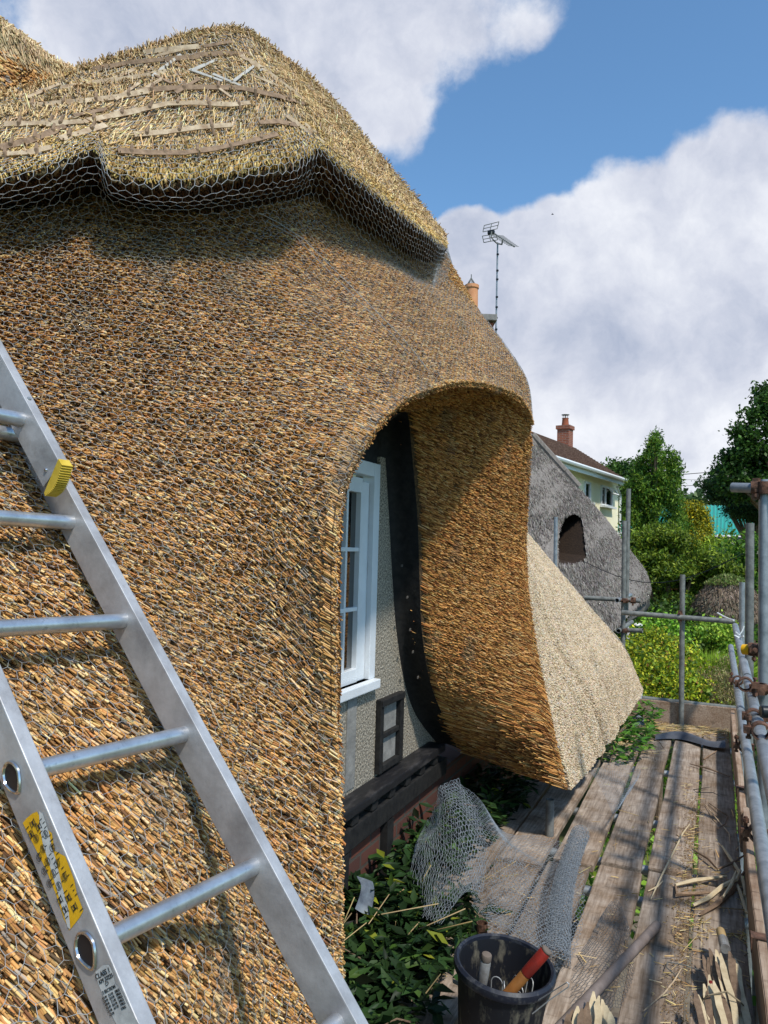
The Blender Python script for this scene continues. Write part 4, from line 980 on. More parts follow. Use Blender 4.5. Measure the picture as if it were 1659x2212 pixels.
# offcuts lying on the deck
def offcut(pts, r, m, label, z=.008, grp=None):
    mb = MB(); q = [PZ(u, v, z+.012*(i % 2)) for i, (u, v) in enumerate(pts)]
    mb.tube(q, [r*.6]+[r]*(len(q)-2)+[r*.5] if len(q) > 2 else [r, r*.6], 6); return solo(mb, "hazel_offcut", m, label, "hazel offcut", grp)
offcut([(1459,1912),(1500,1902),(1570,1893)], .011, m_split, "pale folded hazel strip, its long upper arm lying over the board gap", .02)
offcut([(1459,1912),(1462,1932),(1500,1930),(1540,1928)], .009, m_hazeld, "brown bent-back arm of the folded hazel strip beside dirty straw", .012)
offcut([(1497,1956),(1530,1940),(1560,1915),(1590,1900),(1600,1880)], .011, m_split, "thick pale split stick beside the toe board, pointing left", .02)
offcut([(1512,1976),(1545,1955),(1580,1925),(1610,1880)], .012, m_bark, "thick bark-covered stick under the pale split sticks near the toe board", .012)
offcut([(1562,1938),(1580,1910),(1590,1882)], .009, m_split, "short pale split stick standing across the others near the toe board", .035)
offcut([(1586,1894),(1600,1930),(1612,1970),(1620,1975)], .008, m_split, "pale thin offcut running down along the toe board", .01)
offcut([(1560,1828),(1575,1850),(1595,1880),(1606,1905),(1610,1935)], .009, m_split, "long kinked pale offcut against the toe board, half way along", .012)
offcut([(1495,1834),(1530,1855),(1550,1878),(1580,1865),(1612,1845)], .007, m_bark, "dark V-shaped twig lying on the board nearest the rail", .012)
offcut([(1406,1942),(1430,1890),(1455,1840),(1475,1800),(1490,1780)], .0045, m_split, "long curved pale cane crossing the third and second boards", .012)
offcut([(1400,1925),(1420,1915),(1432,1903)], .004, m_split, "short pale cane end beside the long curved cane", .008)
offcut([(1532,1735),(1560,1755),(1572,1762),(1566,1780),(1550,1790)], .0045, m_bark, "thin hooked twig on the board nearest the rail, far half", .01)
offcut([(1524,1738),(1545,1765),(1575,1800),(1577,1822)], .0035, m_hazel, "straight thin cane running down the board nearest the rail", .008)
offcut([(1490,1650),(1530,1660),(1578,1678)], .007, m_bark, "straight dark stick pointing at the rusty clip, far half", .012)
offcut([(1520,1640),(1548,1622)], .006, m_hazeld, "stubby brown offcut near the curled grey sheet", .01)
offcut([(1535,1700),(1498,1706),(1505,1712),(1540,1712),(1556,1720)], .0028, m_blackcap, "loop of thin black wire on the board nearest the rail", .012)
offcut([(1475,2120),(1440,2090),(1442,2078),(1480,2085),(1550,2110)], .0022, m_galvold, "large loop of thin grey wire over the second board", .008)
offcut([(1390,2184),(1435,2145),(1455,2120),(1472,2092)], .0028, m_hazel, "thin bent reed stem crossing the wire loop at the lower centre of the boards", .012)
# loose straw and chaff: nobody could count it
K = 900; sp = []; se = []
spots = [(1478,1830,.04,.5,50),(1475,1960,.05,.6,60),(1470,2110,.06,.5,50),(1560,2020,.09,.06,60),(1480,1700,.04,.5,25),(1430,1572,.40,.22,520),(1330,1600,.12,.3,160),(1450,1800,.35,1.4,70),(1560,1900,.1,.5,60),(1300,2050,.5,.6,50),(1060,1950,.3,.5,70)]
c_ = []
for u, v, sx, sy, k in spots:
    c = PZ(u, v, 0)
    for _ in range(k):
        p = c + np.array([random.gauss(0, sx), random.gauss(0, sy*.6), random.uniform(.004, .014)]); p[0] = min(p[0], .125)
        p[1] = min(p[1], 7.78); t = random.gauss(.35, .9); l = random.uniform(.01, .05)*(3.2 if v < 1620 or random.random() < .12 else 1)
        d = np.array([math.cos(t), math.sin(t), random.uniform(-.05, .12)])*l
        e = p + d; e[0] = min(e[0], .14); sp.append(p); se.append(e)
K = len(sp)
me = prisms("straw", sp, se, .0016*rng.uniform(.6, 1.5, K), None, 4, True, pal(K, [(.55,.4,.18),(.42,.29,.12),(.30,.2,.09),(.6,.48,.28)], [.3,.3,.2,.2]))
solo(me, "loose_straw", m_straw, "loose straw and chaff scattered over the scaffold boards", "straw", kind="stuff")
cd_ = []; 
sp = []; se = []
for _ in range(2600):
    y = random.uniform(1.9, 5.6); p = np.array([-.105+random.gauss(0, .028), y, .003]); t = random.random()*6.28; l = random.uniform(.002, .006)
    sp.append(p); se.append(p+np.array([math.cos(t)*l, math.sin(t)*l, .002]))
me = prisms("chaff", sp, se, .0018, None, 4, True, pal(2600, [(.24,.15,.07),(.16,.10,.05),(.34,.24,.12)], [.4,.3,.3])); solo(me, "chaff", m_straw, "brown chaff and dust along the edge of the second board", "chaff", kind="stuff")
# curled grey sheet near the far end
Gs = []
for i in range(7):
    t = i/6; y = 7.05+.12*math.sin(t*5); Gs.append([np.array([-.46+.56*t, y+.18*j/3-.05*t*(1-t), .012+.05*math.sin(math.pi*j/3)*(.4+.6*abs(math.sin(t*4)))+.03*t*t]) for j in range(4)])
me = Patch(Gs).mesh("sheet", 5, 5); solo(me, "rubber_sheet", mat("grey_rubber_sheet", (.045, .05, .065), .45, col2=(.08, .085, .1), nscale=10), "curled dark grey sheet lying across the far boards near the end toe board", "sheet")
Gs = [[P(1352+12*i+4*math.sin(j), 1545+9*j+5*math.sin(i*2+j), 7.2-.1*j) for j in range(4)] for i in range(4)]
me = Patch(Gs).mesh("rag", 5, 5, lambda p: lump(p, 40, 3)*.02); solo(me, "plastic_rag", mat("grey_plastic_rag", (.10, .12, .14), .5, col2=(.2, .22, .25), nscale=14), "crumpled grey plastic scrap beside leaves at the far thatch corner", "rag")
Gs = [[P(772+10*i+6*math.sin(j*1.3), 1890+24*j+6*i, 3.3-.04*j) for j in range(4)] for i in range(4)]
me = Patch(Gs).mesh("rag", 5, 5, lambda p: lump(p, 30, 4)*.02); solo(me, "plastic_rag", mat("dark_plastic_rag", (.03, .035, .05), .45, col2=(.16, .19, .22), nscale=9), "torn black and pale plastic scrap among the ivy leaves below the window", "rag")
m_net = mat("dull_galvanised_netting", (.27, .30, .33), .55, .3)
# ================================================================== NETTING HEAP
def net_on(patch, c, r, name, label, wu=1.0, cat="wire netting", jit=.1, disp=None):
    m_, n_ = patch.m-1, patch.n-1
    mid_ = patch.at(np.array([m_/2.]), np.array([n_/2.]))
    # metric size
    us = np.linspace(0, m_, 40); lu = np.linalg.norm(np.diff(patch.at(us, us*0+n_/2.), axis=0), axis=1).sum(); vs = np.linspace(0, n_, 40); lv = np.linalg.norm(np.diff(patch.at(vs*0+m_/2., vs), axis=0), axis=1).sum()
    lu *= wu; lv *= wu
    q, e = hexlat(lu, lv, c); q = q + rng.normal(0, c*jit, q.shape)
    U = (q[:, 0]/lu+.5)*m_; V = (q[:, 1]/lv+.5)*n_
    ok = (U >= 0) & (U <= m_) & (V >= 0) & (V <= n_); p, n, _, _ = patch.frame(U, V)
    if disp is not None: p = p + n*disp(p, U, V)[:, None]
    p[~ok] = np.nan
    return p, e
def netobj(parts, r, label, maxl=.07):
    Vs = []; Es = []; n = 0
    for p, e in parts: Vs.append(p); Es.append(e+n); n += len(p)
    me = wiremesh("net", np.concatenate(Vs), np.concatenate(Es), r, maxl); return solo(me, "wire_netting", m_net, label, "wire netting")
A = Patch([[P(905,1830,3.75),P(900,1900,3.5),P(920,1985,3.2),P(960,2005,3.05)],
           [P(938,1745,3.75),P(950,1800,3.55),P(965,1890,3.3),P(990,1960,3.12)],
           [P(950,1698,3.65),P(985,1760,3.5),P(1010,1860,3.3),P(1010,1935,3.15)],
           [P(990,1685,3.75),P(1030,1755,3.62),P(1050,1850,3.4),P(1040,1945,3.15)]])
B = Patch([[P(985,1687,3.75),P(1000,1760,3.8),P(1030,1850,3.7),P(1020,1900,3.4),P(1018,1960,3.15)],
           [P(1040,1730,3.85),P(1060,1790,3.8),P(1080,1860,3.55),P(1075,1940,3.25),P(1070,2010,2.95)],
           [P(1090,1795,3.9),P(1110,1830,3.75),P(1140,1890,3.5),P(1140,1960,3.2),P(1130,2030,2.95)],
           [P(1180,1805,3.95),P(1190,1850,3.75),P(1205,1900,3.5),P(1205,1990,3.15),P(1180,2060,2.9)],
           [P(1240,1830,3.85),P(1262,1870,3.65),P(1268,1930,3.4),P(1262,2010,3.1),P(1235,2090,2.85)]])
Cp = Patch([[P(1085,1800,3.7),P(1060,1900,3.4),P(1050,1980,3.05),P(1062,2060,2.9)],[P(1150,1890,3.45),P(1130,1960,3.2),P(1130,2030,2.95),P(1120,2080,2.85)],[P(1220,1950,3.25),P(1200,2010,3.05),P(1185,2070,2.88),P(1180,2120,2.75)]])
dsp = lambda p, U, V: lump(p, 14, 8)*.02
netobj([net_on(A, .028, 0, "", "", 1.15, disp=dsp), net_on(B, .026, 0, "", "", 1.25, disp=dsp), net_on(Cp, .025, 0, "", "", 1.3, disp=lambda p, U, V: lump(p, 18, 9)*.015), net_on(A, .027, 0, "", "", 1.2, disp=lambda p, U, V: lump(p, 12, 12)*.03-.02)], .0010, "crumpled heap of galvanised chicken wire standing beside the wall, spilling onto the boards")
flat = Patch([[PZ(1290,1990,.01),PZ(1240,2090,.012),PZ(1230,2200,.01)],[PZ(1330,1940,.015),PZ(1320,2050,.012),PZ(1300,2190,.01)],[PZ(1360,2000,.012),PZ(1375,2100,.012),PZ(1340,2180,.02)]])
m_dw = mat("dull_wire", (.16, .16, .16), .6, .3)
me = wiremesh("net", *net_on(flat, .032, 0, "", "", 1.0, disp=lambda p, U, V: .004+lump(p, 20, 9)*.004), .0009, .07); solo(me, "wire_netting", m_dw, "thin dull netting lying flat on the board right of the bucket, under the pole", "wire netting")
# roll
ra, rb = PZ(1255, 1800, .05), PZ(1205, 2075, .05); ra = P(1254, 1800, 3.86); rb = P(1200, 2085, 2.92)
axr = nrm(rb-ra); s1 = nrm(np.cross(axr, [0, 0, 1])); s2 = np.cross(s1, axr); parts_ = []
for lay, rad in enumerate((.030, .036, .041, .046)):
    ln = np.linalg.norm(rb-ra); q, e = hexlat(2*math.pi*rad, ln, .022); q[:, 1] += ln/2; a = q[:, 0]/rad + lay*.7
    rr = rad*(1+.35*np.clip(q[:, 1]/ln-.3, 0, 1)) + rng.normal(0, .0012, len(q)); bend = np.sin(q[:, 1]/ln*3.2)*.03
    p = ra + axr*q[:, 1:] + s1*(rr*np.cos(a)+bend)[:, None] + s2*(rr*np.sin(a))[:, None]; parts_.append((p, e))
netobj(parts_, .0011, "tight roll of chicken wire lying along the boards behind the bucket")
small = Patch([[P(1335,1640,5.3),P(1290,1655,4.95),P(1275,1668,4.75)],[P(1365,1655,5.1),P(1330,1680,4.85),P(1295,1700,4.62)],[P(1385,1665,5.0),P(1350,1705,4.65),P(1310,1730,4.45)],[P(1360,1720,4.6),P(1335,1750,4.35),P(1322,1762,4.3)]])
netobj([net_on(small, .030, 0, "", "", 1.1, disp=lambda p, U, V: lump(p, 16, 3)*.012+.01)], .0007, "small pale scrap of netting draped from the thatch tip onto the boards")
# ================================================================== IVY AND LEAVES BESIDE THE WALL
m_leaf = mat("leaf", (1, 1, 1), .5, attr=True, spec=.25)
def translucent(m, k, f):
    nt = m.node_tree; N = nt.nodes.new; L = nt.links.new; b = nt.nodes['Principled BSDF']; o = nt.nodes['Material Output']
    a = [n for n in nt.nodes if n.type == 'ATTRIBUTE'][0]; g = N('ShaderNodeMix'); g.data_type = 'RGBA'; g.blend_type = 'MULTIPLY'; g.inputs['Factor'].default_value = 1; g.inputs['B'].default_value = k; L(a.outputs['Color'], g.inputs['A'])
    L(g.outputs['Result'], b.inputs['Base Color']); t_ = N('ShaderNodeBsdfTranslucent'); L(g.outputs['Result'], t_.inputs['Color']); x = N('ShaderNodeMixShader'); x.inputs[0].default_value = f
    L(b.outputs[0], x.inputs[1]); L(t_.outputs[0], x.inputs[2]); L(x.outputs[0], o.inputs['Surface'])
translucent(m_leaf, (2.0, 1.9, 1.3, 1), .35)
def leafmesh(name, C, size, cols, wts, elong=1.7, lobes=1, droop=.3, upb=.5, jc=.25, axis=None):
    """leaves: pointed, folded blades of 4 triangles each"""
    K = len(C); C = np.asarray(C); d = rng.normal(0, 1, (K, 3)); d[:, 2] -= droop
    if axis is not None: d = d*.6 + axis
    d = nrm(d); n = rng.normal(0, 1, (K, 3)); n[:, 2] += upb*2; w = nrm(np.cross(d, n)); n = np.cross(w, d)
    s = (size*rng.uniform(.6, 1.3, K))[:, None]; hw = s/elong/2
    a = C; b = C + d*s; c = C + d*s*.45 - n*s*.06; l = C + d*s*.42 + w*hw + n*s*.05; r = C + d*s*.42 - w*hw + n*s*.05
    V = np.stack([a, l, b, r, c], 1).reshape(-1, 3); i = np.arange(K)[:, None]*5
    F = np.concatenate([i+np.array([[0, 4, 1]]), i+np.array([[4, 2, 1]]), i+np.array([[0, 3, 4]]), i+np.array([[4, 3, 2]])])
    c_ = np.tile(pal(K, cols, wts, jc), (4, 1)); return npmesh(name, V, [F], c_)
def ivy(name, label, region, K, size, cols, wts, z0, z1, cat="plant", stemcol=None):
    pts = np.array([region() for _ in range(K)]); C = np.repeat(pts, 5, 0) + rng.normal(0, size*.12, (K*5, 3))
    ax = np.repeat(nrm(np.stack([np.cos(rng.random(K)*6.28), np.sin(rng.random(K)*6.28), rng.uniform(-.3, .3, K)], -1)), 5, 0)
    fan = np.tile(np.linspace(-1.1, 1.1, 5), K)[:, None]; side = nrm(np.cross(ax, np.array([0, 0, 1.]))); axis = nrm(ax*np.cos(fan)+side*np.sin(fan))*2.4
    me = leafmesh(name, C, size, cols, wts, 2.6, axis=axis, droop=0, upb=1.4)
    root = thing(name, label, cat, tuple(pts.mean(0)*np.array([1, 1, 0])+np.array([0, 0, pts[:, 2].min()-.1])))
    part("leaves", me, m_leaf, root)
    mb = MB()
    for k in range(26):
        a = pts[random.randrange(K)]; b = a + np.array([random.uniform(-.2, .2), random.uniform(-.3, .3), random.uniform(-.2, .05)]); mb.tube([a, (a+b)/2+np.array([0, 0, .03]), b], .003, 5)
    part("stems", mb.mesh("stems"), m_bark, root)['kind'] = 'stuff'; return root
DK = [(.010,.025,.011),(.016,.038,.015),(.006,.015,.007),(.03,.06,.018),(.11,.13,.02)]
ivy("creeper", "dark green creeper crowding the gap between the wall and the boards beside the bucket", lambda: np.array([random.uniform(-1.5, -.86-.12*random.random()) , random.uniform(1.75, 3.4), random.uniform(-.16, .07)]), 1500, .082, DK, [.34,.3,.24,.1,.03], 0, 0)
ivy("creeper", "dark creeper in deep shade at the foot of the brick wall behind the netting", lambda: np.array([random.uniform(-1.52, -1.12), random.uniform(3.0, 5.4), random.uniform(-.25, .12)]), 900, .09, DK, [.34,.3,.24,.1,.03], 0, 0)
ivy("creeper", "sprig of green leaves poking from under the far corner of the pale thatch", lambda: np.array([random.uniform(-.85, -.45), random.uniform(6.1, 7.7), random.uniform(.0, .22)]), 150, .075, [(.04,.11,.02),(.08,.17,.03),(.02,.05,.015)], [.4,.3,.3], 0, 0)
sp = []; se = []
for _ in range(26):
    p = np.array([random.uniform(-1.45, -.9), random.uniform(2.0, 3.6), random.uniform(-.02, .1)]); t = random.gauss(.8, 1.1); l = random.uniform(.04, .26); sp.append(p); se.append(p+np.array([math.cos(t)*l, math.sin(t)*l, random.uniform(-.02, .12)]))
me = prisms("straws", sp, se, .0022, None, 4, True, pal(26, [(.4,.3,.15),(.25,.18,.09)], [.6,.4])); solo(me, "fallen_reeds", m_straw, "fallen reeds and straw caught in the dark creeper", "straw", kind="stuff")
# ================================================================== NEIGHBOURING COTTAGE
nb = thing("thatched_cottage", "neighbouring cottage with old grey thatch and a dark arched opening", "cottage", (-3, 12, -2.4))
NG = [[P(1030,780,14.5),P(1060,1000,12.5),P(1080,1200,10.8),P(1100,1350,9.9),P(1120,1450,9.4)],
      [P(1100,865,14.3),P(1130,1050,12.4),P(1150,1200,11.1),P(1180,1330,10.2),P(1195,1430,9.7)],
      [P(1150,942,14.1),P(1185,1060,12.8),P(1210,1200,11.4),P(1250,1320,10.5),P(1262,1400,10.1)],
      [P(1220,1020,13.9),P(1250,1110,12.9),P(1275,1210,11.9),P(1300,1300,11.1),P(1315,1372,10.6)],
      [P(1285,1092,13.8),P(1305,1160,13.0),P(1325,1220,12.3),P(1340,1280,11.7),P(1350,1338,11.2)],
      [P(1338,1160,13.8),P(1352,1200,13.2),P(1366,1240,12.7),P(1376,1272,12.3),P(1382,1305,12.0)],
      [P(1392,1232,14.2),P(1398,1245,13.8),P(1403,1262,13.4),P(1405,1275,13.2),P(1400,1296,13.0)],
      [P(1380,1240,15.2),P(1385,1250,15.0),P(1390,1265,14.8),P(1392,1280,14.6),P(1390,1300,14.5)]]
nbp = Patch(NG); _, n_, _, _ = nbp.frame(np.array([3.0]), np.array([2.0]))
if n_[0]@(CAM-nbp.at(np.array([3.0]), np.array([2.0]))[0]) < 0: nbp.flip = True
m_grey = mat("old_grey_thatch", (.115, .098, .085), .95, col2=(.25, .22, .195), nscale=24, stretch=(1, 1, .3), bump=.5, bscale=40, ramp=(.3, .7), detail=10)
p, q = nbp.grid(26, 26, lambda p: lump(p, 6, 4)*.02+lump(p, 25, 5)*.008); uv = proj(p)
opening = [(1206,1220),(1206,1170),(1209,1145),(1216,1124),(1226,1112),(1238,1110),(1250,1113),(1257,1122),(1260,1140),(1264,1170),(1267,1200),(1262,1215),(1245,1219)]
def inpoly(pt, poly):
    x, y = pt; c = False; n = len(poly)
    for i in range(n):
        x0, y0 = poly[i]; x1, y1 = poly[(i+1) % n]
        if (y0 > y) != (y1 > y) and x < (x1-x0)*(y-y0)/(y1-y0)+x0: c = not c
    return c
ct = uv[q].mean(1); keep = np.array([not inpoly(c[:2], opening) for c in ct])
part("thatch_roof", npmesh("nb", p, [q[keep]], smooth=True), m_grey, nb)
bnb = bvh_of(nbp)
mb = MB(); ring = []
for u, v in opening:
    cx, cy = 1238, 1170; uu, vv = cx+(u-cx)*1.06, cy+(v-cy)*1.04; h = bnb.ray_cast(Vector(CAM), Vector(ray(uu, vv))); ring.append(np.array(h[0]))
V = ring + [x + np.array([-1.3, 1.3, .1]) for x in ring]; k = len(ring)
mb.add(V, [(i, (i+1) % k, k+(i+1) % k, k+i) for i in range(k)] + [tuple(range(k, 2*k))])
mb.build("window_opening", mat("old_thatch_shade_tone", (.016, .010, .007), .95, col2=(.05, .03, .018), nscale=40, bump=.6), nb)  # sunlit recess coloured almost black, its inner shade is in the colour
strk = lambda p, nn, du, dv: dv
U, V2 = nbp.sample(1500); pp, nn_, du, dv = nbp.frame(U, V2); uvp = proj(pp); ok = np.array([not inpoly(c[:2], opening) for c in uvp]) & inview(pp, 50, 50); pp, nn_, du, dv = pp[ok], nn_[ok], du[ok], dv[ok]; K = len(pp)
d = nrm(dv + rng.normal(0, .14, (K, 3))); L_ = rng.uniform(.05, .16, K)[:, None]; cl = pal(K, [(.21,.185,.165),(.16,.14,.125),(.29,.265,.24),(.10,.085,.075)], [.35,.3,.15,.2], .2)
r_ = np.clip(((uvp[ok][:, 1]-1215)/60), 0, 1)*np.clip((1330-uvp[ok][:, 0])/120, 0, 1)
me = prisms("thatchstrands", pp - d*L_*.5 + nn_*.0, pp + d*L_*.5 + nn_*.006, .005*rng.uniform(.5, 1.3, K), None, 4, True, cl); part("thatch_strands", me, m_straw, nb)
# ridge strip, wall below
rid = [P(1150,940,14.05), P(1220,1018,13.85), P(1250,1052,13.8)]; mb = MB()
for a, b in zip(rid[:-1], rid[1:]): mb.tube([a, b], .07, 8)
mb.build("block_ridge", m_grey, nb, smooth=True)
mb = MB(); mb.box((-2.9, 11.2, -.75), 1.6, 5.0, 3.2); mb.build("wall", m_brick, nb)
mb = MB(); a = P(1364, 1352, 11.8); b = P(1362, 1390, 11.8); mb.tube([P(1360,1338,11.9), P(1357,1352,11.8), P(1355,1395,11.8)], .03, 8); mb.build("downpipe", m_plastic, nb, smooth=True)
ov = MB(); ov.add([P(1352,1345,11.3),P(1388,1325,12.6),P(1400,1300,13.1),P(1396,1262,13.6),P(1385,1290,12.9)]+[P(1352,1350,13.3),P(1388,1335,14),P(1404,1308,14),P(1400,1268,14.5),P(1385,1295,14)], [(0,1,2,3,4),(0,1,6,5),(1,2,7,6),(2,3,8,7),(3,4,9,8),(4,0,5,9)])
ov.build("eave_end", mat("dark_thatch_end", (.05, .042, .04), .95, col2=(.13, .12, .11), nscale=30, bump=.6), nb)
# chimney with terracotta pot, behind the near roof
ch = thing("chimney", "brick chimney with terracotta pot and cone wire guard behind the near thatch", "chimney", tuple(P(1022, 800, 9.0)))
cb = P(1030, 730, 9.2); ax3 = (np.array([.9, .43, 0]), np.array([-.43, .9, 0]), np.array([0, 0, 1.]))
mb = MB(); mb.box(P(1020, 800, 9.5), .44, .46, 1.1, ax3); mb.build("stack", m_brick, ch)
mb = MB(); mb.box(P(1024, 697, 9.5), .50, .52, .08, ax3); mb.build("capping", m_smoothr, ch, bevel=.01)
pc = P(1018, 668, 9.2); zt_ = (668-623)/1619*9.2
mb = MB(); mb.lathe(pc - Z_*.25, [(.085, 0), (.080, .30), (.077, .30+zt_-.06), (.088, .30+zt_-.05), (.088, .30+zt_-.01), (.07, .30+zt_-.01), (.065, .2)], 20); mb.build("pot", mat("terracotta", (.55, .24, .11), .85, col2=(.62, .30, .15), nscale=10), ch, smooth=True)
apex = P(1018, 596, 9.2); basec = P(1018, 622, 9.2); mb = MB()
for k in range(10):
    t = k*math.pi/5; mb.tube([basec + np.array([math.cos(t)*.075, math.sin(t)*.075, 0]), apex - Z_*.02], .004, 5)
mb.tube([apex - Z_*.03, apex + Z_*.02], .006, 5); mb.build("cone_guard", m_galvold, ch)
# TV aerial
ae = thing("tv_aerial", "grey television aerial on a thin pole against the clouds", "aerial", tuple(P(1071, 760, 9.6)))
D0 = 9.6
mb = MB(); mb.tube([P(1070, 790, D0), P(1075, 524, D0)], .011, 8); mb.build("mast", m_galv, ae, smooth=True)
for v in (548, 583, 602, 640, 662, 685, 710): 
    mb = MB(); mb.tube([P(1071.5+(v-730)*-.02, v, D0-.012), P(1071.5+(v-730)*-.02, v+3, D0-.012)], .017, 8); mb.build("mast_clip", m_blackcap, ae)
mb = MB(); mb.tube([P(1058, 498, D0+.1), P(1111, 533, D0-.4)], .009, 8); mb.build("boom", m_galvold, ae)
for k in range(11):
    t = .3+k*.066; c = P(1058, 498, D0+.1)*(1-t)+P(1111, 533, D0-.4)*t; w = np.array([.07, .10, .02])*(1-.3*t)
    mb = MB(); mb.tube([c-w, c+w], .0035, 5); mb.build("director", m_galvold, ae)
for cy, sg in ((0, 1), (1, 0)):
    qs = ([(1043,501),(1046,487),(1078,479),(1074,494)] if cy == 0 else [(1045,524),(1042,510),(1071,505),(1075,518)])
    q = [P(*x, D0+.12) for x in qs]; mb = MB()
    for a, b in zip(q, q[1:]+q[:1]): mb.tube([a, b], .0055, 5)
    mb.tube([(q[0]+q[1])/2, (q[2]+q[3])/2], .005, 5); mb.tube([(q[0]+q[3])/2, (q[1]+q[2])/2], .0055, 5); mb.build("reflector_frame", m_galvold, ae)
mb = MB(); mb.tube([P(1062,500,D0), P(1061,512,D0), P(1067,520,D0), P(1074,526,D0), P(1084,528,D0-.1), P(1086,518,D0-.15)], .010, 6); mb.build("bracket", m_galvold, ae)
mb = MB(); mb.box(P(1061, 502, D0+.03), .09, .05, .05); mb.build("junction_box", m_blackcap, ae, bevel=.01)
# ================================================================== WHITE HOUSE
h_ax = math.radians(23.8-33.2); hd = nrm(np.array([-math.sin(h_ax)*-1, math.cos(h_ax), 0])); hd = np.array([math.sin(math.radians(9.4)), math.cos(math.radians(9.4)), 0]); hn = np.array([hd[1], -hd[0], 0])
dH = 27.0
cR = P(1336, 1042, dH)                       # right (far) corner under the eave
ze = cR[2]
def onwall(u, v, off=0):
    r = ray(u, v); pl = cR + hn*off; return CAM + r*(((pl-CAM)@hn)/(r@hn))
hs = thing("house", "cream rendered two-storey house with brown tiled roof behind the grey thatch", "house", tuple(cR*np.array([1, 1, 0])+np.array([0, 0, -2.4])))
Lh = 11.0
mb = MB(); V = []
a = cR; b = cR - hd*Lh; c = b - hn*7; d_ = a - hn*7; zb_ = -2.4
B4 = [a, b, c, d_]
mb.add([np.array([x[0], x[1], zb_]) for x in B4] + [np.array([x[0], x[1], ze]) for x in B4], [(0,1,5,4),(1,2,6,5),(2,3,7,6),(3,0,4,7),(4,5,6,7)]); mb.build("wall", m_cream, hs)
# roof: ridge parallel to the eave
def roofpt(u, v, back): return onwall(u, v, -back)
rb_ = 3.5; r1 = roofpt(1240, 967, rb_); r0 = roofpt(1145, 929, rb_); rz = (r1[2]+r0[2])/2
rr1 = r1.copy(); rr0 = r1 - hd*(Lh-1.0); rr0[2] = rr1[2] = r1[2]
e1 = onwall(1352, 1039, .45); e1[2] = ze+.02; e0 = e1 - hd*(Lh+1.2)
m_tile = bpy.data.materials.new("brown_roof_tiles"); m_tile.use_nodes = True; nt = m_tile.node_tree; bb = nt.nodes['Principled BSDF']; bb.inputs['Roughness'].default_value = .9
N = nt.nodes.new; L = nt.links.new; tc = N('ShaderNodeTexCoord'); wv = N('ShaderNodeTexWave'); wv.wave_type = 'BANDS'; wv.bands_direction = 'Z'; wv.inputs['Scale'].default_value = 1.35; wv.inputs['Distortion'].default_value = .5; wv.inputs['Detail'].default_value = 2; wv.inputs['Detail Scale'].default_value = 8; L(tc.outputs['Object'], wv.inputs['Vector'])
n9 = N('ShaderNodeTexNoise'); n9.inputs['Scale'].default_value = 7; n9.inputs['Detail'].default_value = 6; L(tc.outputs['Object'], n9.inputs['Vector']); r9 = N('ShaderNodeValToRGB'); L(n9.outputs['Fac'], r9.inputs[0]); r9.color_ramp.elements[0].position = .35; r9.color_ramp.elements[0].color = (.16, .085, .06, 1); r9.color_ramp.elements[1].position = .7; r9.color_ramp.elements[1].color = (.32, .21, .15, 1)
L(r9.outputs[0], bb.inputs['Base Color'])
bt = lambda a, b, t: a*(1-t)+b*t
nt_rows = 17
rf = MB()
ed1, ed0 = e1, e0; rd1, rd0 = rr1, rr0
hip = nrm(rr1 - e1)
for i in range(nt_rows):
    t0_, t1_ = i/nt_rows, (i+1)/nt_rows; n = nrm(np.cross(hd, bt(ed0, rd0, 1)-ed0)); n = n if n[2] > 0 else -n
    A0, A1, B0, B1 = bt(ed0, rd0, t0_)+n*.035, bt(ed1, rd1, t0_)+n*.035, bt(ed0, rd0, t1_), bt(ed1, rd1, t1_)
    rf.add([A0, A1, B1, B0, A0-n*.04, A1-n*.04], [(0,1,2,3),(0,4,5,1)])
bk1 = e1 - hn*(2*rb_+.9); bk0 = e0 - hn*(2*rb_+.9); rf.add([rd0, rd1, bk1, bk0], [(0,1,2,3)]); rf.add([ed1, rd1, bk1], [(0,1,2)]); rf.add([ed0, rd0, bk0], [(0,2,1)])
rof = rf.build("roof", m_tile, hs)
mb = MB(); mb.tube([e1 + hn*.05 - Z_*.03, e0 + hn*.05 - Z_*.03], .06, 8); mb.tube([e1 - Z_*.05, e1 - hn*.3 - Z_*.25, a + hd*.06 + hn*.05 - Z_*.45, np.array([a[0], a[1], -2.4]) + hd*.06 + hn*.05], .045, 8); mb.build("gutter", m_plastic, hs, smooth=True)
mb = MB(); mb.box((e1+e0)/2 - hn*.06 - Z_*.12, np.linalg.norm(e1-e0)-.2, .03, .17, (hd, hn, Z_)); mb.box((a+b)/2 + hn*.2 - Z_*.02, Lh, .42, .02, (hd, hn, Z_)); mb.build("fascia", m_plastic, hs)
mb = MB(); 
cc1, cc0 = roofpt(1208, 940, rb_), roofpt(1233, 940, rb_); cw = np.linalg.norm(cc1-cc0)*.36; cb = (cc1+cc0)/2; topz = roofpt(1220, 921, rb_)[2]
mb.box(np.array([cb[0], cb[1], (topz+rz-.8)/2]), cw, cw, topz-rz+.8, (hd, hn, Z_)); chy = mb.build("chimney", m_brick, rof)
mb = MB(); mb.box(np.array([cb[0], cb[1], topz-.06]), cw+.10, cw+.10, .16, (hd, hn, Z_)); mb.build("chimney_capping", m_brick, chy)
mb = MB(); mb.lathe(np.array([cb[0], cb[1], topz]), [(.16, 0), (.13, .32), (.15, .36), (.11, .36)], 14); mb.build("chimney_pot", mat("red_clay_pot", (.32, .10, .05), .8), chy, smooth=True)
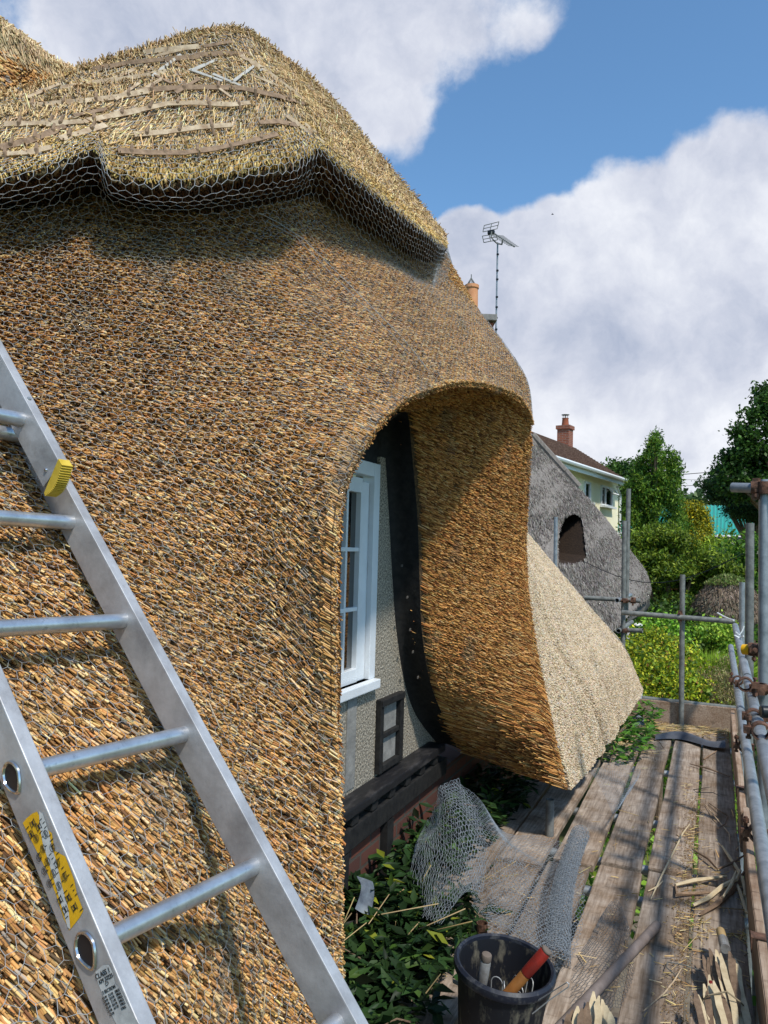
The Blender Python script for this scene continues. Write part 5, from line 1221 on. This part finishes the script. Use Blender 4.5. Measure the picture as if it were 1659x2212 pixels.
mb = MB(); [mb.tube([np.array([cb[0], cb[1], topz+.34])+np.array([math.cos(t)*.1, math.sin(t)*.1, 0]), np.array([cb[0], cb[1], topz+.5])+np.array([math.cos(t)*.1, math.sin(t)*.1, 0])], .015, 5) for t in (0, 1.57, 3.14, 4.71)]
mb.lathe(np.array([cb[0], cb[1], topz+.5]), [(0, .03), (.17, .02), (.17, 0), (0, 0)], 12); mb.build("chimney_cowl", m_galvold, chy)
def hwin(u0, v0, u1, v1, mull, openp=False):
    A_, B_ = onwall(u0, v0), onwall(u1, v0); zt2 = (A_[2]+B_[2])/2; zb2 = (onwall(u0, v1)[2]+onwall(u1, v1)[2])/2 ; wd = np.linalg.norm((B_-A_)[:2]); c = (A_+B_)/2; c = np.array([c[0], c[1], (zt2+zb2)/2]); hh = zt2-zb2
    fr = MB(); 
    for s in (-1, 1): fr.box(c + hd*s*(wd/2-.03) + hn*.02, .06, .07, hh, (hd, hn, Z_)); fr.box(c + Z_*s*(hh/2-.03) + hn*.02, wd-.12, .068, .06, (hd, hn, Z_))
    for m_ in mull: fr.box(c + hd*(m_*wd) + hn*.02, .05, .066, hh-.12, (hd, hn, Z_))
    fr.box(c - Z_*(hh/2+.03) + hn*.08, wd+.1, .2, .06, (hd, hn, Z_))
    w_ = fr.build("window", m_plastic, hs); pn = MB(); pn.box(c + hn*.006, wd-.1, .012, hh-.1, (hd, hn, Z_)); part("pane", pn.mesh("pane"), m_glass, w_)
    if openp:
        o_ = MB(); cc_ = c + hd*(wd*.2) + Z_*(hh*.25) + hn*.20; n3 = nrm(hn*.75+Z_*.65); z3 = np.cross(hd, n3)
        for s in (-1, 1): o_.box(cc_ + hd*s*wd*.24, .05, .04, hh*.34, (hd, n3, z3)); o_.box(cc_ + z3*s*hh*.16, wd*.44, .039, .05, (hd, n3, z3))
        part("open_vent", o_.mesh("vent"), m_plastic, w_)
hwin(1261, 1041, 1274, 1085, [], False); hwin(1297, 1051, 1321, 1094, [-.12], True)
# ================================================================== GREEN ROOFED HALL, WALL
m_green = mat("green_sheet_roof", (.02, .26, .21), .45, col2=(.03, .31, .25), nscale=4, spec=.4)
hall = thing("hall", "long brick hall with a turquoise ribbed metal roof beyond the garden", "hall", tuple(P(1560, 1200, 40)*np.array([1, 1, 0])+np.array([0, 0, -2.4])))
el, er = P(1300, 1153, 40), P(1730, 1159, 38.5); el[2] = er[2] = (el[2]+er[2])/2
rl, rr_ = P(1290, 1090, 45), P(1740, 1094, 43.5); rl[2] = rr_[2] = (rl[2]+rr_[2])/2
mb = MB(); nrib = 110; V = []
dx_ = (er-el)/nrib; dR = (rr_-rl)/nrib; upn = nrm(np.cross(er-el, rl-el)); upn = upn if upn[2] > 0 else -upn
for i in range(nrib+1):
    h = upn*(.07 if i % 2 else 0); V += [el+dx_*i+h, rl+dR*i+h]
mb.add(V, [(2*i, 2*i+2, 2*i+3, 2*i+1) for i in range(nrib)]); mb.build("roof", m_green, hall)
mb = MB(); mb.box((el+er)/2 - Z_*.20, np.linalg.norm(er-el), .25, .3, (nrm(er-el), np.cross(Z_, nrm(er-el)), Z_)); mb.build("fascia", mat("dark_blue_fascia", (.015, .02, .035), .5), hall)
yb = np.cross(Z_, nrm(er-el)); mb = MB(); mb.box((el+er)/2 - Z_*(.35+2.6) + yb*.35, np.linalg.norm(er-el)-.3, .3, 5.2, (nrm(er-el), yb, Z_)); mb.build("wall", m_brick, hall)
for (u0, v0, u1, v1) in [(1483,1164,1531,1178),(1563,1166,1593,1180)]:
    A_, B_ = P(u0, v0, 39.8), P(u1, v1, 39.3); A_[1:2] += 0; c = (A_+B_)/2; w = abs(u1-u0)/1619*39.5; h = abs(v1-v0)/1619*39.5; c = c + 0*yb
    t = ((el+er)/2-c)@yb; c = c + yb*(t+.17)
    fr = MB(); 
    for s in (-1, 1): fr.box(c + nrm(er-el)*s*(w/2-.04), .08, .10, h, (nrm(er-el), yb, Z_)); fr.box(c + Z_*s*(h/2-.04), w-.16, .098, .08, (nrm(er-el), yb, Z_))
    w_ = fr.build("window", m_plastic, hall); pn = MB(); pn.box(c, w-.1, .05, h-.1, (nrm(er-el), yb, Z_)); part("pane", pn.mesh("p"), m_glass, w_)
mb = MB(); a_, b_ = P(1480, 1184, 30), P(1720, 1192, 29); mb.add([a_, b_, np.array([b_[0], b_[1], -2.4]), np.array([a_[0], a_[1], -2.4])] + [x + np.array([0, .25, 0]) for x in (a_, b_, np.array([b_[0], b_[1], -2.4]), np.array([a_[0], a_[1], -2.4]))], [(0,1,2,3),(4,7,6,5),(0,4,5,1)])
solo(mb, "garden_wall", mat("pale_fence", (.28, .24, .19), .9, col2=(.40, .36, .29), nscale=9, stretch=(6, 6, 1)), "weathered pale boundary wall in front of the turquoise-roofed hall", "wall")
# ================================================================== ROUND THATCHED SHELTER
sc = P(1573, 1338, 14.0); sh = thing("garden_shelter", "small round garden shelter with mossy brown thatched dome behind the end rail", "shelter", (sc[0], sc[1], -2.4))
SS = .66; prof = [(r*SS, h*.86) for r, h in [(.98, 0), (1.02, .06), (.98, .2), (.86, .42), (.68, .62), (.45, .78), (.2, .87), (0, .9)]]
mb = MB(); mb.lathe((sc[0], sc[1], sc[2]-.02), [(.0, .05)]+prof, 40); mb.build("thatch_dome", mat("brown_old_thatch", (.09, .06, .045), .95, col2=(.24, .18, .13), nscale=25, stretch=(1, 1, .4), bump=1), sh, smooth=True)
K = 2600; th = rng.random(K)*6.28; hh = rng.random(K)**.8; rr = np.interp(hh, [0, .25, .5, .75, .9, 1], [1.0, .98, .84, .58, .3, .05]); pz = np.interp(hh, [0, .25, .5, .75, .9, 1], [0, .2, .44, .70, .84, .9])
pp = np.stack([sc[0]+SS*rr*np.cos(th), sc[1]+SS*rr*np.sin(th), sc[2]+pz*.86], -1); dd = nrm(np.stack([np.cos(th)*.5, np.sin(th)*.5, -.8+0*th], -1)+rng.normal(0, .35, (K, 3)))
me = prisms("st", pp-dd*.05, pp+dd*.05, .006, None, 4, True, pal(K, [(.22,.16,.11),(.13,.09,.06),(.32,.26,.19)], [.4,.35,.25])); part("thatch_strands", me, m_straw, sh)
K = 1500; th = rng.random(K)*6.28; r2 = rng.random(K)**.5*.62; pp = np.stack([sc[0]+SS*r2*np.cos(th), sc[1]+SS*r2*np.sin(th), sc[2]+.80-.36*r2**1.5+rng.random(K)*.04], -1)
part("moss", leafmesh("moss", pp, .05, [(.07,.11,.035),(.10,.13,.05),(.15,.16,.09)], [.4,.4,.2], 1.5, droop=-1), m_leaf, sh)
for t in (0.6, 2.2, 3.8, 5.4):
    mb = MB(); mb.tube([(sc[0]+.5*math.cos(t), sc[1]+.5*math.sin(t), -2.4), (sc[0]+.5*math.cos(t), sc[1]+.5*math.sin(t), sc[2]+.1)], .06, 10); mb.build("post", m_bark, sh)
# ================================================================== TREES AND PLANTS
def crownpts(lobes, n_clump, per, csize):
    """lobes: list of (centre, rx, rz) ; clumps sit near each lobe's surface"""
    P_ = []; w = np.array([l[1]**2 for l in lobes]); w = w/w.sum()
    for l, k in zip(lobes, (w*n_clump).astype(int)+2):
        d = nrm(rng.normal(0, 1, (k, 3))); rr = rng.uniform(.55, 1.08, k)**.6; rr = np.where(rng.random(k) < .22, rng.uniform(1.05, 1.42, k), rr); c = np.array(l[0]) + d*np.stack([rr*l[1], rr*l[1], rr*l[2]], -1); P_.append(c)
    c = np.concatenate(P_); q = np.repeat(c, per, 0) + rng.normal(0, csize, (len(c)*per, 3)); return q
def tree(name, label, lobes, n, per, cs, leaf, cols, wts, trunk_xy, r=.15, top=None, cat="tree", group=None, elong=1.6, droop=.2, jc=.25, trunk=True):
    base = np.array([trunk_xy[0], trunk_xy[1], -2.4]); t = thing(name, label, cat, tuple(base), group)
    q = crownpts(lobes, n, per, cs); part("crown", leafmesh("crown", q, leaf, cols, wts, elong, droop=droop, jc=jc, upb=.6), m_leaf, t)
    if trunk:
        mb = MB(); c0 = np.mean([np.array(l[0]) for l in lobes], 0); tp = top if top is not None else c0
        mb.tube([base, base*.6+np.array(tp)*.4+np.array([.05, 0, 0]), np.array(tp)], [r, r*.7, r*.25], 8)
        for l in lobes[:10]: s = base*.45+np.array(tp)*.55; mb.tube([s, (s+np.array(l[0]))/2+np.array([0, 0, -.1]), np.array(l[0])], [r*.4, r*.25, r*.08], 6)
        part("trunk", mb.mesh("trunk"), m_bark, t)
    return t
YG = [(.10,.17,.018),(.16,.24,.03),(.055,.105,.014),(.03,.06,.012)]
def L_(u, v, d, rx, rz=None): return (P(u, v, d), rx, rz or rx)
def spire(u, v0, v1, d, w0, w1, per, levels):
    o = []
    for i in range(levels):
        h = i/(levels-1); w = w0+(w1-w0)*h**.9
        for k in range(per): o.append(L_(u+random.uniform(-w, w), v0+(v1-v0)*h+random.uniform(-6, 6), d+random.uniform(-.8, .5), .09+.20*h, .16+.16*h))
    return o
def tiers(poly, d, n, rx, rz):
    o = []; us = [p[0] for p in poly]; vs = [p[1] for p in poly]
    while len(o) < n:
        q = (random.uniform(min(us), max(us)), random.uniform(min(vs), max(vs)))
        if inpoly(q, poly): o.append(L_(q[0], q[1], d+random.uniform(-1, .8), rx*random.uniform(.6, 1.3), rz*random.uniform(.6, 1.4)))
    return o
# big feathery evergreen, in lobes following its outline
d0 = 22
tree("conifer", "tall feathery evergreen with a pointed top right of the cream house",
     spire(1413, 952, 1185, 24, 8, 68, 6, 15) + spire(1452, 985, 1080, 24, 4, 26, 3, 7) + spire(1386, 1003, 1080, 24.2, 4, 24, 3, 6),
     1500, 22, .075, .12, [(.035,.085,.016),(.075,.14,.022),(.12,.18,.03),(.018,.045,.012)], [.35,.3,.15,.2], (P(1420,1200,24)[0], P(1420,1200,24)[1]), .2, P(1413,990,24), droop=-.6, elong=2.6)
tree("conifer", "wide spreading juniper with tiered green sprays between the grey thatch and the shelter",
     tiers([(1352,1112),(1372,1140),(1400,1150),(1440,1145),(1480,1165),(1530,1190),(1560,1215),(1590,1240),(1560,1262),(1505,1262),(1490,1320),(1440,1330),(1400,1320),(1370,1240),(1352,1180)], 17, 60, .30, .11),
     1900, 26, .065, .095, [(.05,.085,.012),(.10,.145,.02),(.15,.19,.03),(.02,.04,.01)], [.34,.32,.14,.2], (P(1440,1350,17)[0], P(1440,1350,17)[1]), .22, P(1440,1200,17), droop=-.3, elong=2.4)
tree("golden_conifer", "narrow conifer with golden yellow tips beside the turquoise roof", [L_(1498,1108,26,.32,.3),L_(1508,1130,26,.34,.4),L_(1492,1150,26,.4,.5),L_(1512,1160,26,.34,.5),L_(1500,1180,25.5,.4,.4)],
     600, 26, .09, .11, [(.10,.12,.015),(.22,.20,.02),(.34,.28,.02),(.05,.075,.012)], [.35,.3,.15,.2], (P(1505,1200,26)[0], P(1505,1200,26)[1]), .12, droop=1.0, elong=2.4)
tree("shrub", "bright yellow-green conifer shrub below the turquoise roof, behind the far scaffold poles", [L_(1545,1195,21,.35,.3),L_(1562,1200,21,.35,.3),L_(1545,1222,20,.5,.35),L_(1585,1230,20,.5,.3),L_(1560,1172,21,.1,.25)],
     500, 24, .09, .10, [(.12,.18,.02),(.18,.25,.03),(.06,.10,.015)], [.4,.3,.3], (P(1560,1260,20)[0], P(1560,1260,20)[1]), .1, cat="shrub", elong=2.2, droop=-.4)
tree("hedge", "dark laurel hedge at the right edge behind the tall scaffold uprights", [L_(1600,1240,18,.7,.6),L_(1640,1230,18,.8,.7),L_(1665,1270,17,.8,.8),L_(1660,1330,16,.8,.7),L_(1680,1200,18,.8,.7),L_(1690,1400,15,.9,.9),L_(1690,1500,14,.9,.9)],
     800, 24, .10, .11, [(.04,.10,.015),(.09,.17,.03),(.02,.05,.012)], [.4,.3,.3], (P(1650,1300,18)[0], P(1650,1300,18)[1]), .1, cat="hedge")
tree("oak_tree", "large dark leafy tree rising at the right edge of the picture",      tiers([(1655,820),(1720,790),(1760,1090),(1640,1085),(1560,1050),(1545,1035),(1575,1000),(1565,960),(1585,935),(1605,920),(1615,880)], 30, 62, .36, .26),
     1150, 24, .13, .17, [(.022,.055,.014),(.04,.085,.02),(.012,.028,.01)], [.4,.3,.3], (P(1720,1200,30)[0], P(1720,1200,30)[1]), .4, P(1720,950,30))
tree("pine_tree", "dark pine with flat layered branches in front of the turquoise roof", [L_(1545,1047,33,.5,.10),L_(1572,1052,33,.6,.14),L_(1600,1035,33,.55,.3),L_(1565,1068,33,.6,.14),L_(1600,1072,33,.75,.25),L_(1645,1080,33,.8,.4),L_(1560,1025,33,.3,.1),L_(1600,1104,32,.5,.12),L_(1655,1110,32,.7,.3)],
     800, 26, .15, .16, [(.012,.032,.015),(.022,.05,.02),(.035,.07,.025)], [.45,.35,.2], (P(1640,1200,33)[0], P(1640,1200,33)[1]), .25, P(1630,1050,33), droop=.2, elong=3)
for lab, uu, vv, dd_, rx, rz, nn3 in [("rounded dark broadleaf tree just right of the cream house gutter", 1322, 1018, 45, .75, .6, 200), ("rounded dark broadleaf tree between the house and the pointed evergreen", 1358, 1022, 44, .75, .6, 200), ("lower dark tree filling behind the house corner", 1352, 1062, 42, .8, .8, 220)]:
    tree("broadleaf_tree", lab, [L_(uu, vv, dd_, rx*.7, rz*.6), L_(uu-14, vv+15, dd_, rx*.6, rz*.6), L_(uu+16, vv+12, dd_, rx*.6, rz*.6), L_(uu+4, vv+30, dd_, rx, rz)], nn3, 22, .25, .24, [(.025,.06,.014),(.045,.09,.02),(.014,.035,.01)], [.4,.35,.25], (P(uu, vv, dd_)[0], P(uu, vv, dd_)[1]), .25, group="dark trees behind the house")
# distant wood
q = []
for k in range(340):
    u = random.uniform(1180, 1760); v = 1088+3*math.sin(u*.05)+random.uniform(-2, 14); q.append(P(u, v, 120))
C = np.repeat(np.array(q), 14, 0) + rng.normal(0, 1.0, (len(q)*14, 3)); me = leafmesh("wood", C, 1.2, [(.03,.06,.03),(.05,.085,.04),(.07,.10,.06)], [.4,.4,.2], 1.3); solo(me, "distant_wood", m_leaf, "far-off line of trees on the horizon", "woodland", kind="stuff")
# garden shrubs close to the deck end
def gshrub(name, label, lobes, n, per, cs, leaf, cols, wts, cat="shrub", **kw):
    c = np.mean([l[0] for l in lobes], 0); return tree(name, label, lobes, n, per, cs, leaf, cols, wts, (c[0], c[1]), .05, c, cat=cat, **kw)
gshrub("golden_shrub", "bright yellow-green leafy shrub just beyond the end toe board", [L_(1385,1440,10.6,.38,.3),L_(1420,1420,11,.45,.3),L_(1450,1450,10.8,.42,.3),L_(1410,1480,10,.4,.35),L_(1450,1500,9.8,.42,.3),L_(1480,1500,10,.3,.25),L_(1380,1500,9.8,.35,.3),L_(1400,1400,11.4,.32,.2)],
       1500, 18, .055, .052, [(.20,.24,.02),(.30,.30,.035),(.10,.16,.02),(.035,.07,.012),(.15,.08,.03)], [.3,.15,.27,.23,.05], elong=1.6)
gshrub("rose_bush", "loose green rose bush with a white bloom behind the golden shrub", [L_(1380,1385,12.2,.35,.22),L_(1410,1375,12.5,.4,.2),L_(1440,1365,12.8,.35,.25),L_(1375,1350,12.8,.2,.15)], 260, 14, .08, .07, [(.10,.22,.03),(.16,.30,.04),(.05,.10,.02)], [.4,.3,.3])
mb = MB(); c = P(1378, 1353, 12.0)
for k in range(7):
    t = k*.9; mb.lathe(c + np.array([math.cos(t), math.sin(t), 0])*.025, [(0, 0), (.03, .015), (.035, .035), (.02, .05)], 7, (math.cos(t)*.5, math.sin(t)*.5, 1))
solo(mb, "rose_bloom", mat("white_petals", (.8, .8, .76), .7), "single white rose bloom beside the doubled scaffold upright", "flower", smooth=True)
gshrub("climbing_shrub", "pale green leafy climber right of the middle scaffold upright, under the round shelter", [L_(1545,1375,13,.3,.15),L_(1575,1370,13.2,.35,.18),L_(1590,1395,12.5,.2,.25),L_(1520,1370,13.4,.2,.08)], 260, 16, .07, .07, [(.16,.26,.05),(.24,.33,.06),(.07,.13,.02)], [.4,.3,.3])
gshrub("lavender_bush", "dry brown-grey lavender bush beyond the end toe board", [L_(1545,1490,10.2,.26,.18),L_(1568,1470,10.6,.2,.22),L_(1530,1510,9.9,.22,.14),L_(1580,1495,9.9,.18,.2)], 500, 22, .06, .055, [(.15,.12,.09),(.22,.18,.13),(.10,.11,.06),(.18,.20,.10)], [.35,.25,.2,.2], elong=5, droop=-1.2)
gshrub("low_shrub", "dark undergrowth behind the end rail below the juniper", [L_(1400,1340,14.5,.8,.3),L_(1470,1360,14.5,.8,.35),L_(1560,1345,15,.7,.25),L_(1500,1400,13.5,.6,.4),L_(1430,1390,13.5,.5,.3),L_(1380,1420,12.5,.5,.4)], 600, 20, .12, .09, [(.015,.035,.01),(.03,.06,.015),(.05,.09,.02)], [.4,.4,.2])
# tall grass clump
K = 3200; c = P(1530, 1462, 10.9); bx = rng.normal(0, 1, (K, 2))*np.array([.24, .30]); a = np.stack([c[0]+bx[:, 0], c[1]+bx[:, 1], c[2]-.35+0*bx[:, 0]], -1); dr = nrm(np.stack([bx[:, 0]*.9, bx[:, 1]*.5, 1.0+0*bx[:, 0]], -1)+rng.normal(0, .1, (K, 3))); ln = rng.uniform(.35, .75, K)[:, None]
mid_ = a + dr*ln*.6; tip = mid_ + nrm(dr + np.stack([bx[:, 0]*1.6, bx[:, 1]*1.6, -.2+0*bx[:, 0]], -1))*ln*.45; cl = pal(K, [(.16,.26,.03),(.24,.36,.05),(.09,.16,.02)], [.4,.35,.25])
gr = thing("ornamental_grass", "clump of long arching green grass blades between the golden shrub and the lavender", "grass clump", (c[0], c[1], -2.4)); part("grass_blades", prisms("g1", a, mid_, .007, .006, 3, False, cl), m_leaf, gr); part("grass_tips", prisms("g2", mid_, tip, .006, .001, 3, False, cl), m_leaf, gr)
q = np.array([P(1500+random.uniform(-15, 40), 1475+random.uniform(-12, 12), 10.8) for _ in range(60)]); 
fl = thing("flowering_herb", "low grey-green herb with pale flat flower heads in front of the long grass", "plant", (q[:, 0].mean(), q[:, 1].mean(), -2.4)); part("flower_heads", leafmesh("fl", np.repeat(q[:14], 12, 0)+rng.normal(0, .02, (168, 3))*np.array([1.5, 1.5, .3]), .02, [(.5,.55,.35),(.4,.48,.3)], [.5,.5], 1.2), m_leaf, fl)
part("foliage", leafmesh("fo", np.repeat(q, 20, 0)+rng.normal(0, .07, (1200, 3))-np.array([0, 0, .12]), .05, [(.10,.16,.05),(.16,.22,.08)], [.5,.5], 3), m_leaf, fl)
# rustic post behind the rail, blue tarpaulin, cables, bird
mb = MB(); c = P(1379, 1495, 9.2); mb.box(c - Z_*.1, .09, .09, .35); solo(mb, "garden_post", m_plastic, "pale stub of a post at the thatch corner beyond the end board", "post", bevel=.01)
Gs = [[P(1640+16*i, 1318+14*j+4*math.sin(i+j), 13-.5*j) for j in range(4)] for i in range(4)]
me = Patch(Gs).mesh("tarp", 5, 5, lambda p: lump(p, 6, 3)*.06); solo(me, "tarpaulin", mat("blue_tarpaulin", (.02, .16, .5), .5, col2=(.04, .28, .62), nscale=5), "bright blue tarpaulin corner at the right edge behind the scaffold uprights", "tarpaulin")
Gs = [[np.array([.45+1.3*i, 3.4+1.8*j, -2.1+.10*math.sin(i*2+j)]) for j in range(4)] for i in range(3)]
me = Patch(Gs).mesh("tarp", 5, 5, lambda p: lump(p, 5, 3)*.08); solo(me, "plastic_sheeting", mat("dark_sheeting", (.02, .028, .04), .35, col2=(.25, .28, .32), nscale=5, ramp=(.55, .7)), "dark shiny plastic sheeting on the ground outside the scaffold at right", "sheeting")
def cable(pts, r, label, d=None):
    mb = MB(); mb.tube(pts, r, 5); solo(mb, "cable", m_blackcap, label, "cable")
c0, c1 = P(1262, 1213, 11.3), P(1610, 1194, 9.5); pts = [c0*(1-t)+c1*t - Z_*.35*math.sin(math.pi*t)*1.0 for t in np.linspace(0, 1, 14)]; cable(pts, .006, "thin sagging cable from the neighbouring thatch to the tall scaffold upright")
cable([P(1390, 1028, 60), P(1460, 1026, 60), P(1545, 1019, 60)], .03, "thickest, uppermost overhead line between the evergreen and the dark tree")
cable([P(1390, 1036, 60), P(1545, 1036.5, 60)], .014, "thin middle overhead line between the evergreen and the pine")
cable([P(1390, 1051, 60), P(1545, 1048, 60)], .022, "lowest overhead line between the evergreen and the pine")
bd = thing("bird", "tiny dark bird flying in front of the clouds right of the aerial", "bird", tuple(P(1193.5, 463, 30)))
c = P(1193.5, 463, 30); mb = MB(); mb.tube([c - np.array([.05, .02, 0]), c, c + np.array([.05, .02, .0])], [.005, .02, .004], 6); mb.add([c, c + np.array([-.02, 0, .07]), c + np.array([.03, .0, .01])], [(0,1,2)]); mb.add([c, c + np.array([.04, .05, .05]), c + np.array([-.02, .02, .0])], [(0,1,2)]); mb.build("bird_body", m_blackcap, bd)
# ================================================================== GROUND
m_ground = mat("garden_ground", (.05, .075, .02), .95, col2=(.13, .14, .05), nscale=2.5, bump=.5)
mb = MB(); mb.add([(-900, -900, -2.4), (900, -900, -2.4), (900, 900, -2.4), (-900, 900, -2.4)], [(0,1,2,3)]); g = mb.build("ground", m_ground); tag(g, kind="structure")
mb = MB(); mb.add([(-1.6, -2, -2.396), (1.2, -2, -2.396), (1.2, 9, -2.396), (-1.6, 9, -2.396)], [(0,1,2,3)]); g = mb.build("path", mat("earth_path", (.10, .08, .06), .95, col2=(.2, .17, .13), nscale=6, bump=.5)); tag(g, kind="structure")
K = 14000; xy = rng.uniform([-1.6, 1], [6, 16], (K, 2)); xy = xy[(xy[:, 0] > .35) | (xy[:, 1] > 8.2) | (rng.random(K) < .01)]; K = len(xy); C = np.stack([xy[:, 0], xy[:, 1], -2.38+rng.random(K)*.25], -1); me = leafmesh("gc", C, .12, [(.05,.12,.02),(.10,.19,.03),(.18,.25,.04),(.02,.05,.01)], [.35,.3,.15,.2], 1.6, droop=-1); solo(me, "ground_cover", m_leaf, "low green garden growth on the ground beneath the scaffold", "ground cover", kind="stuff")
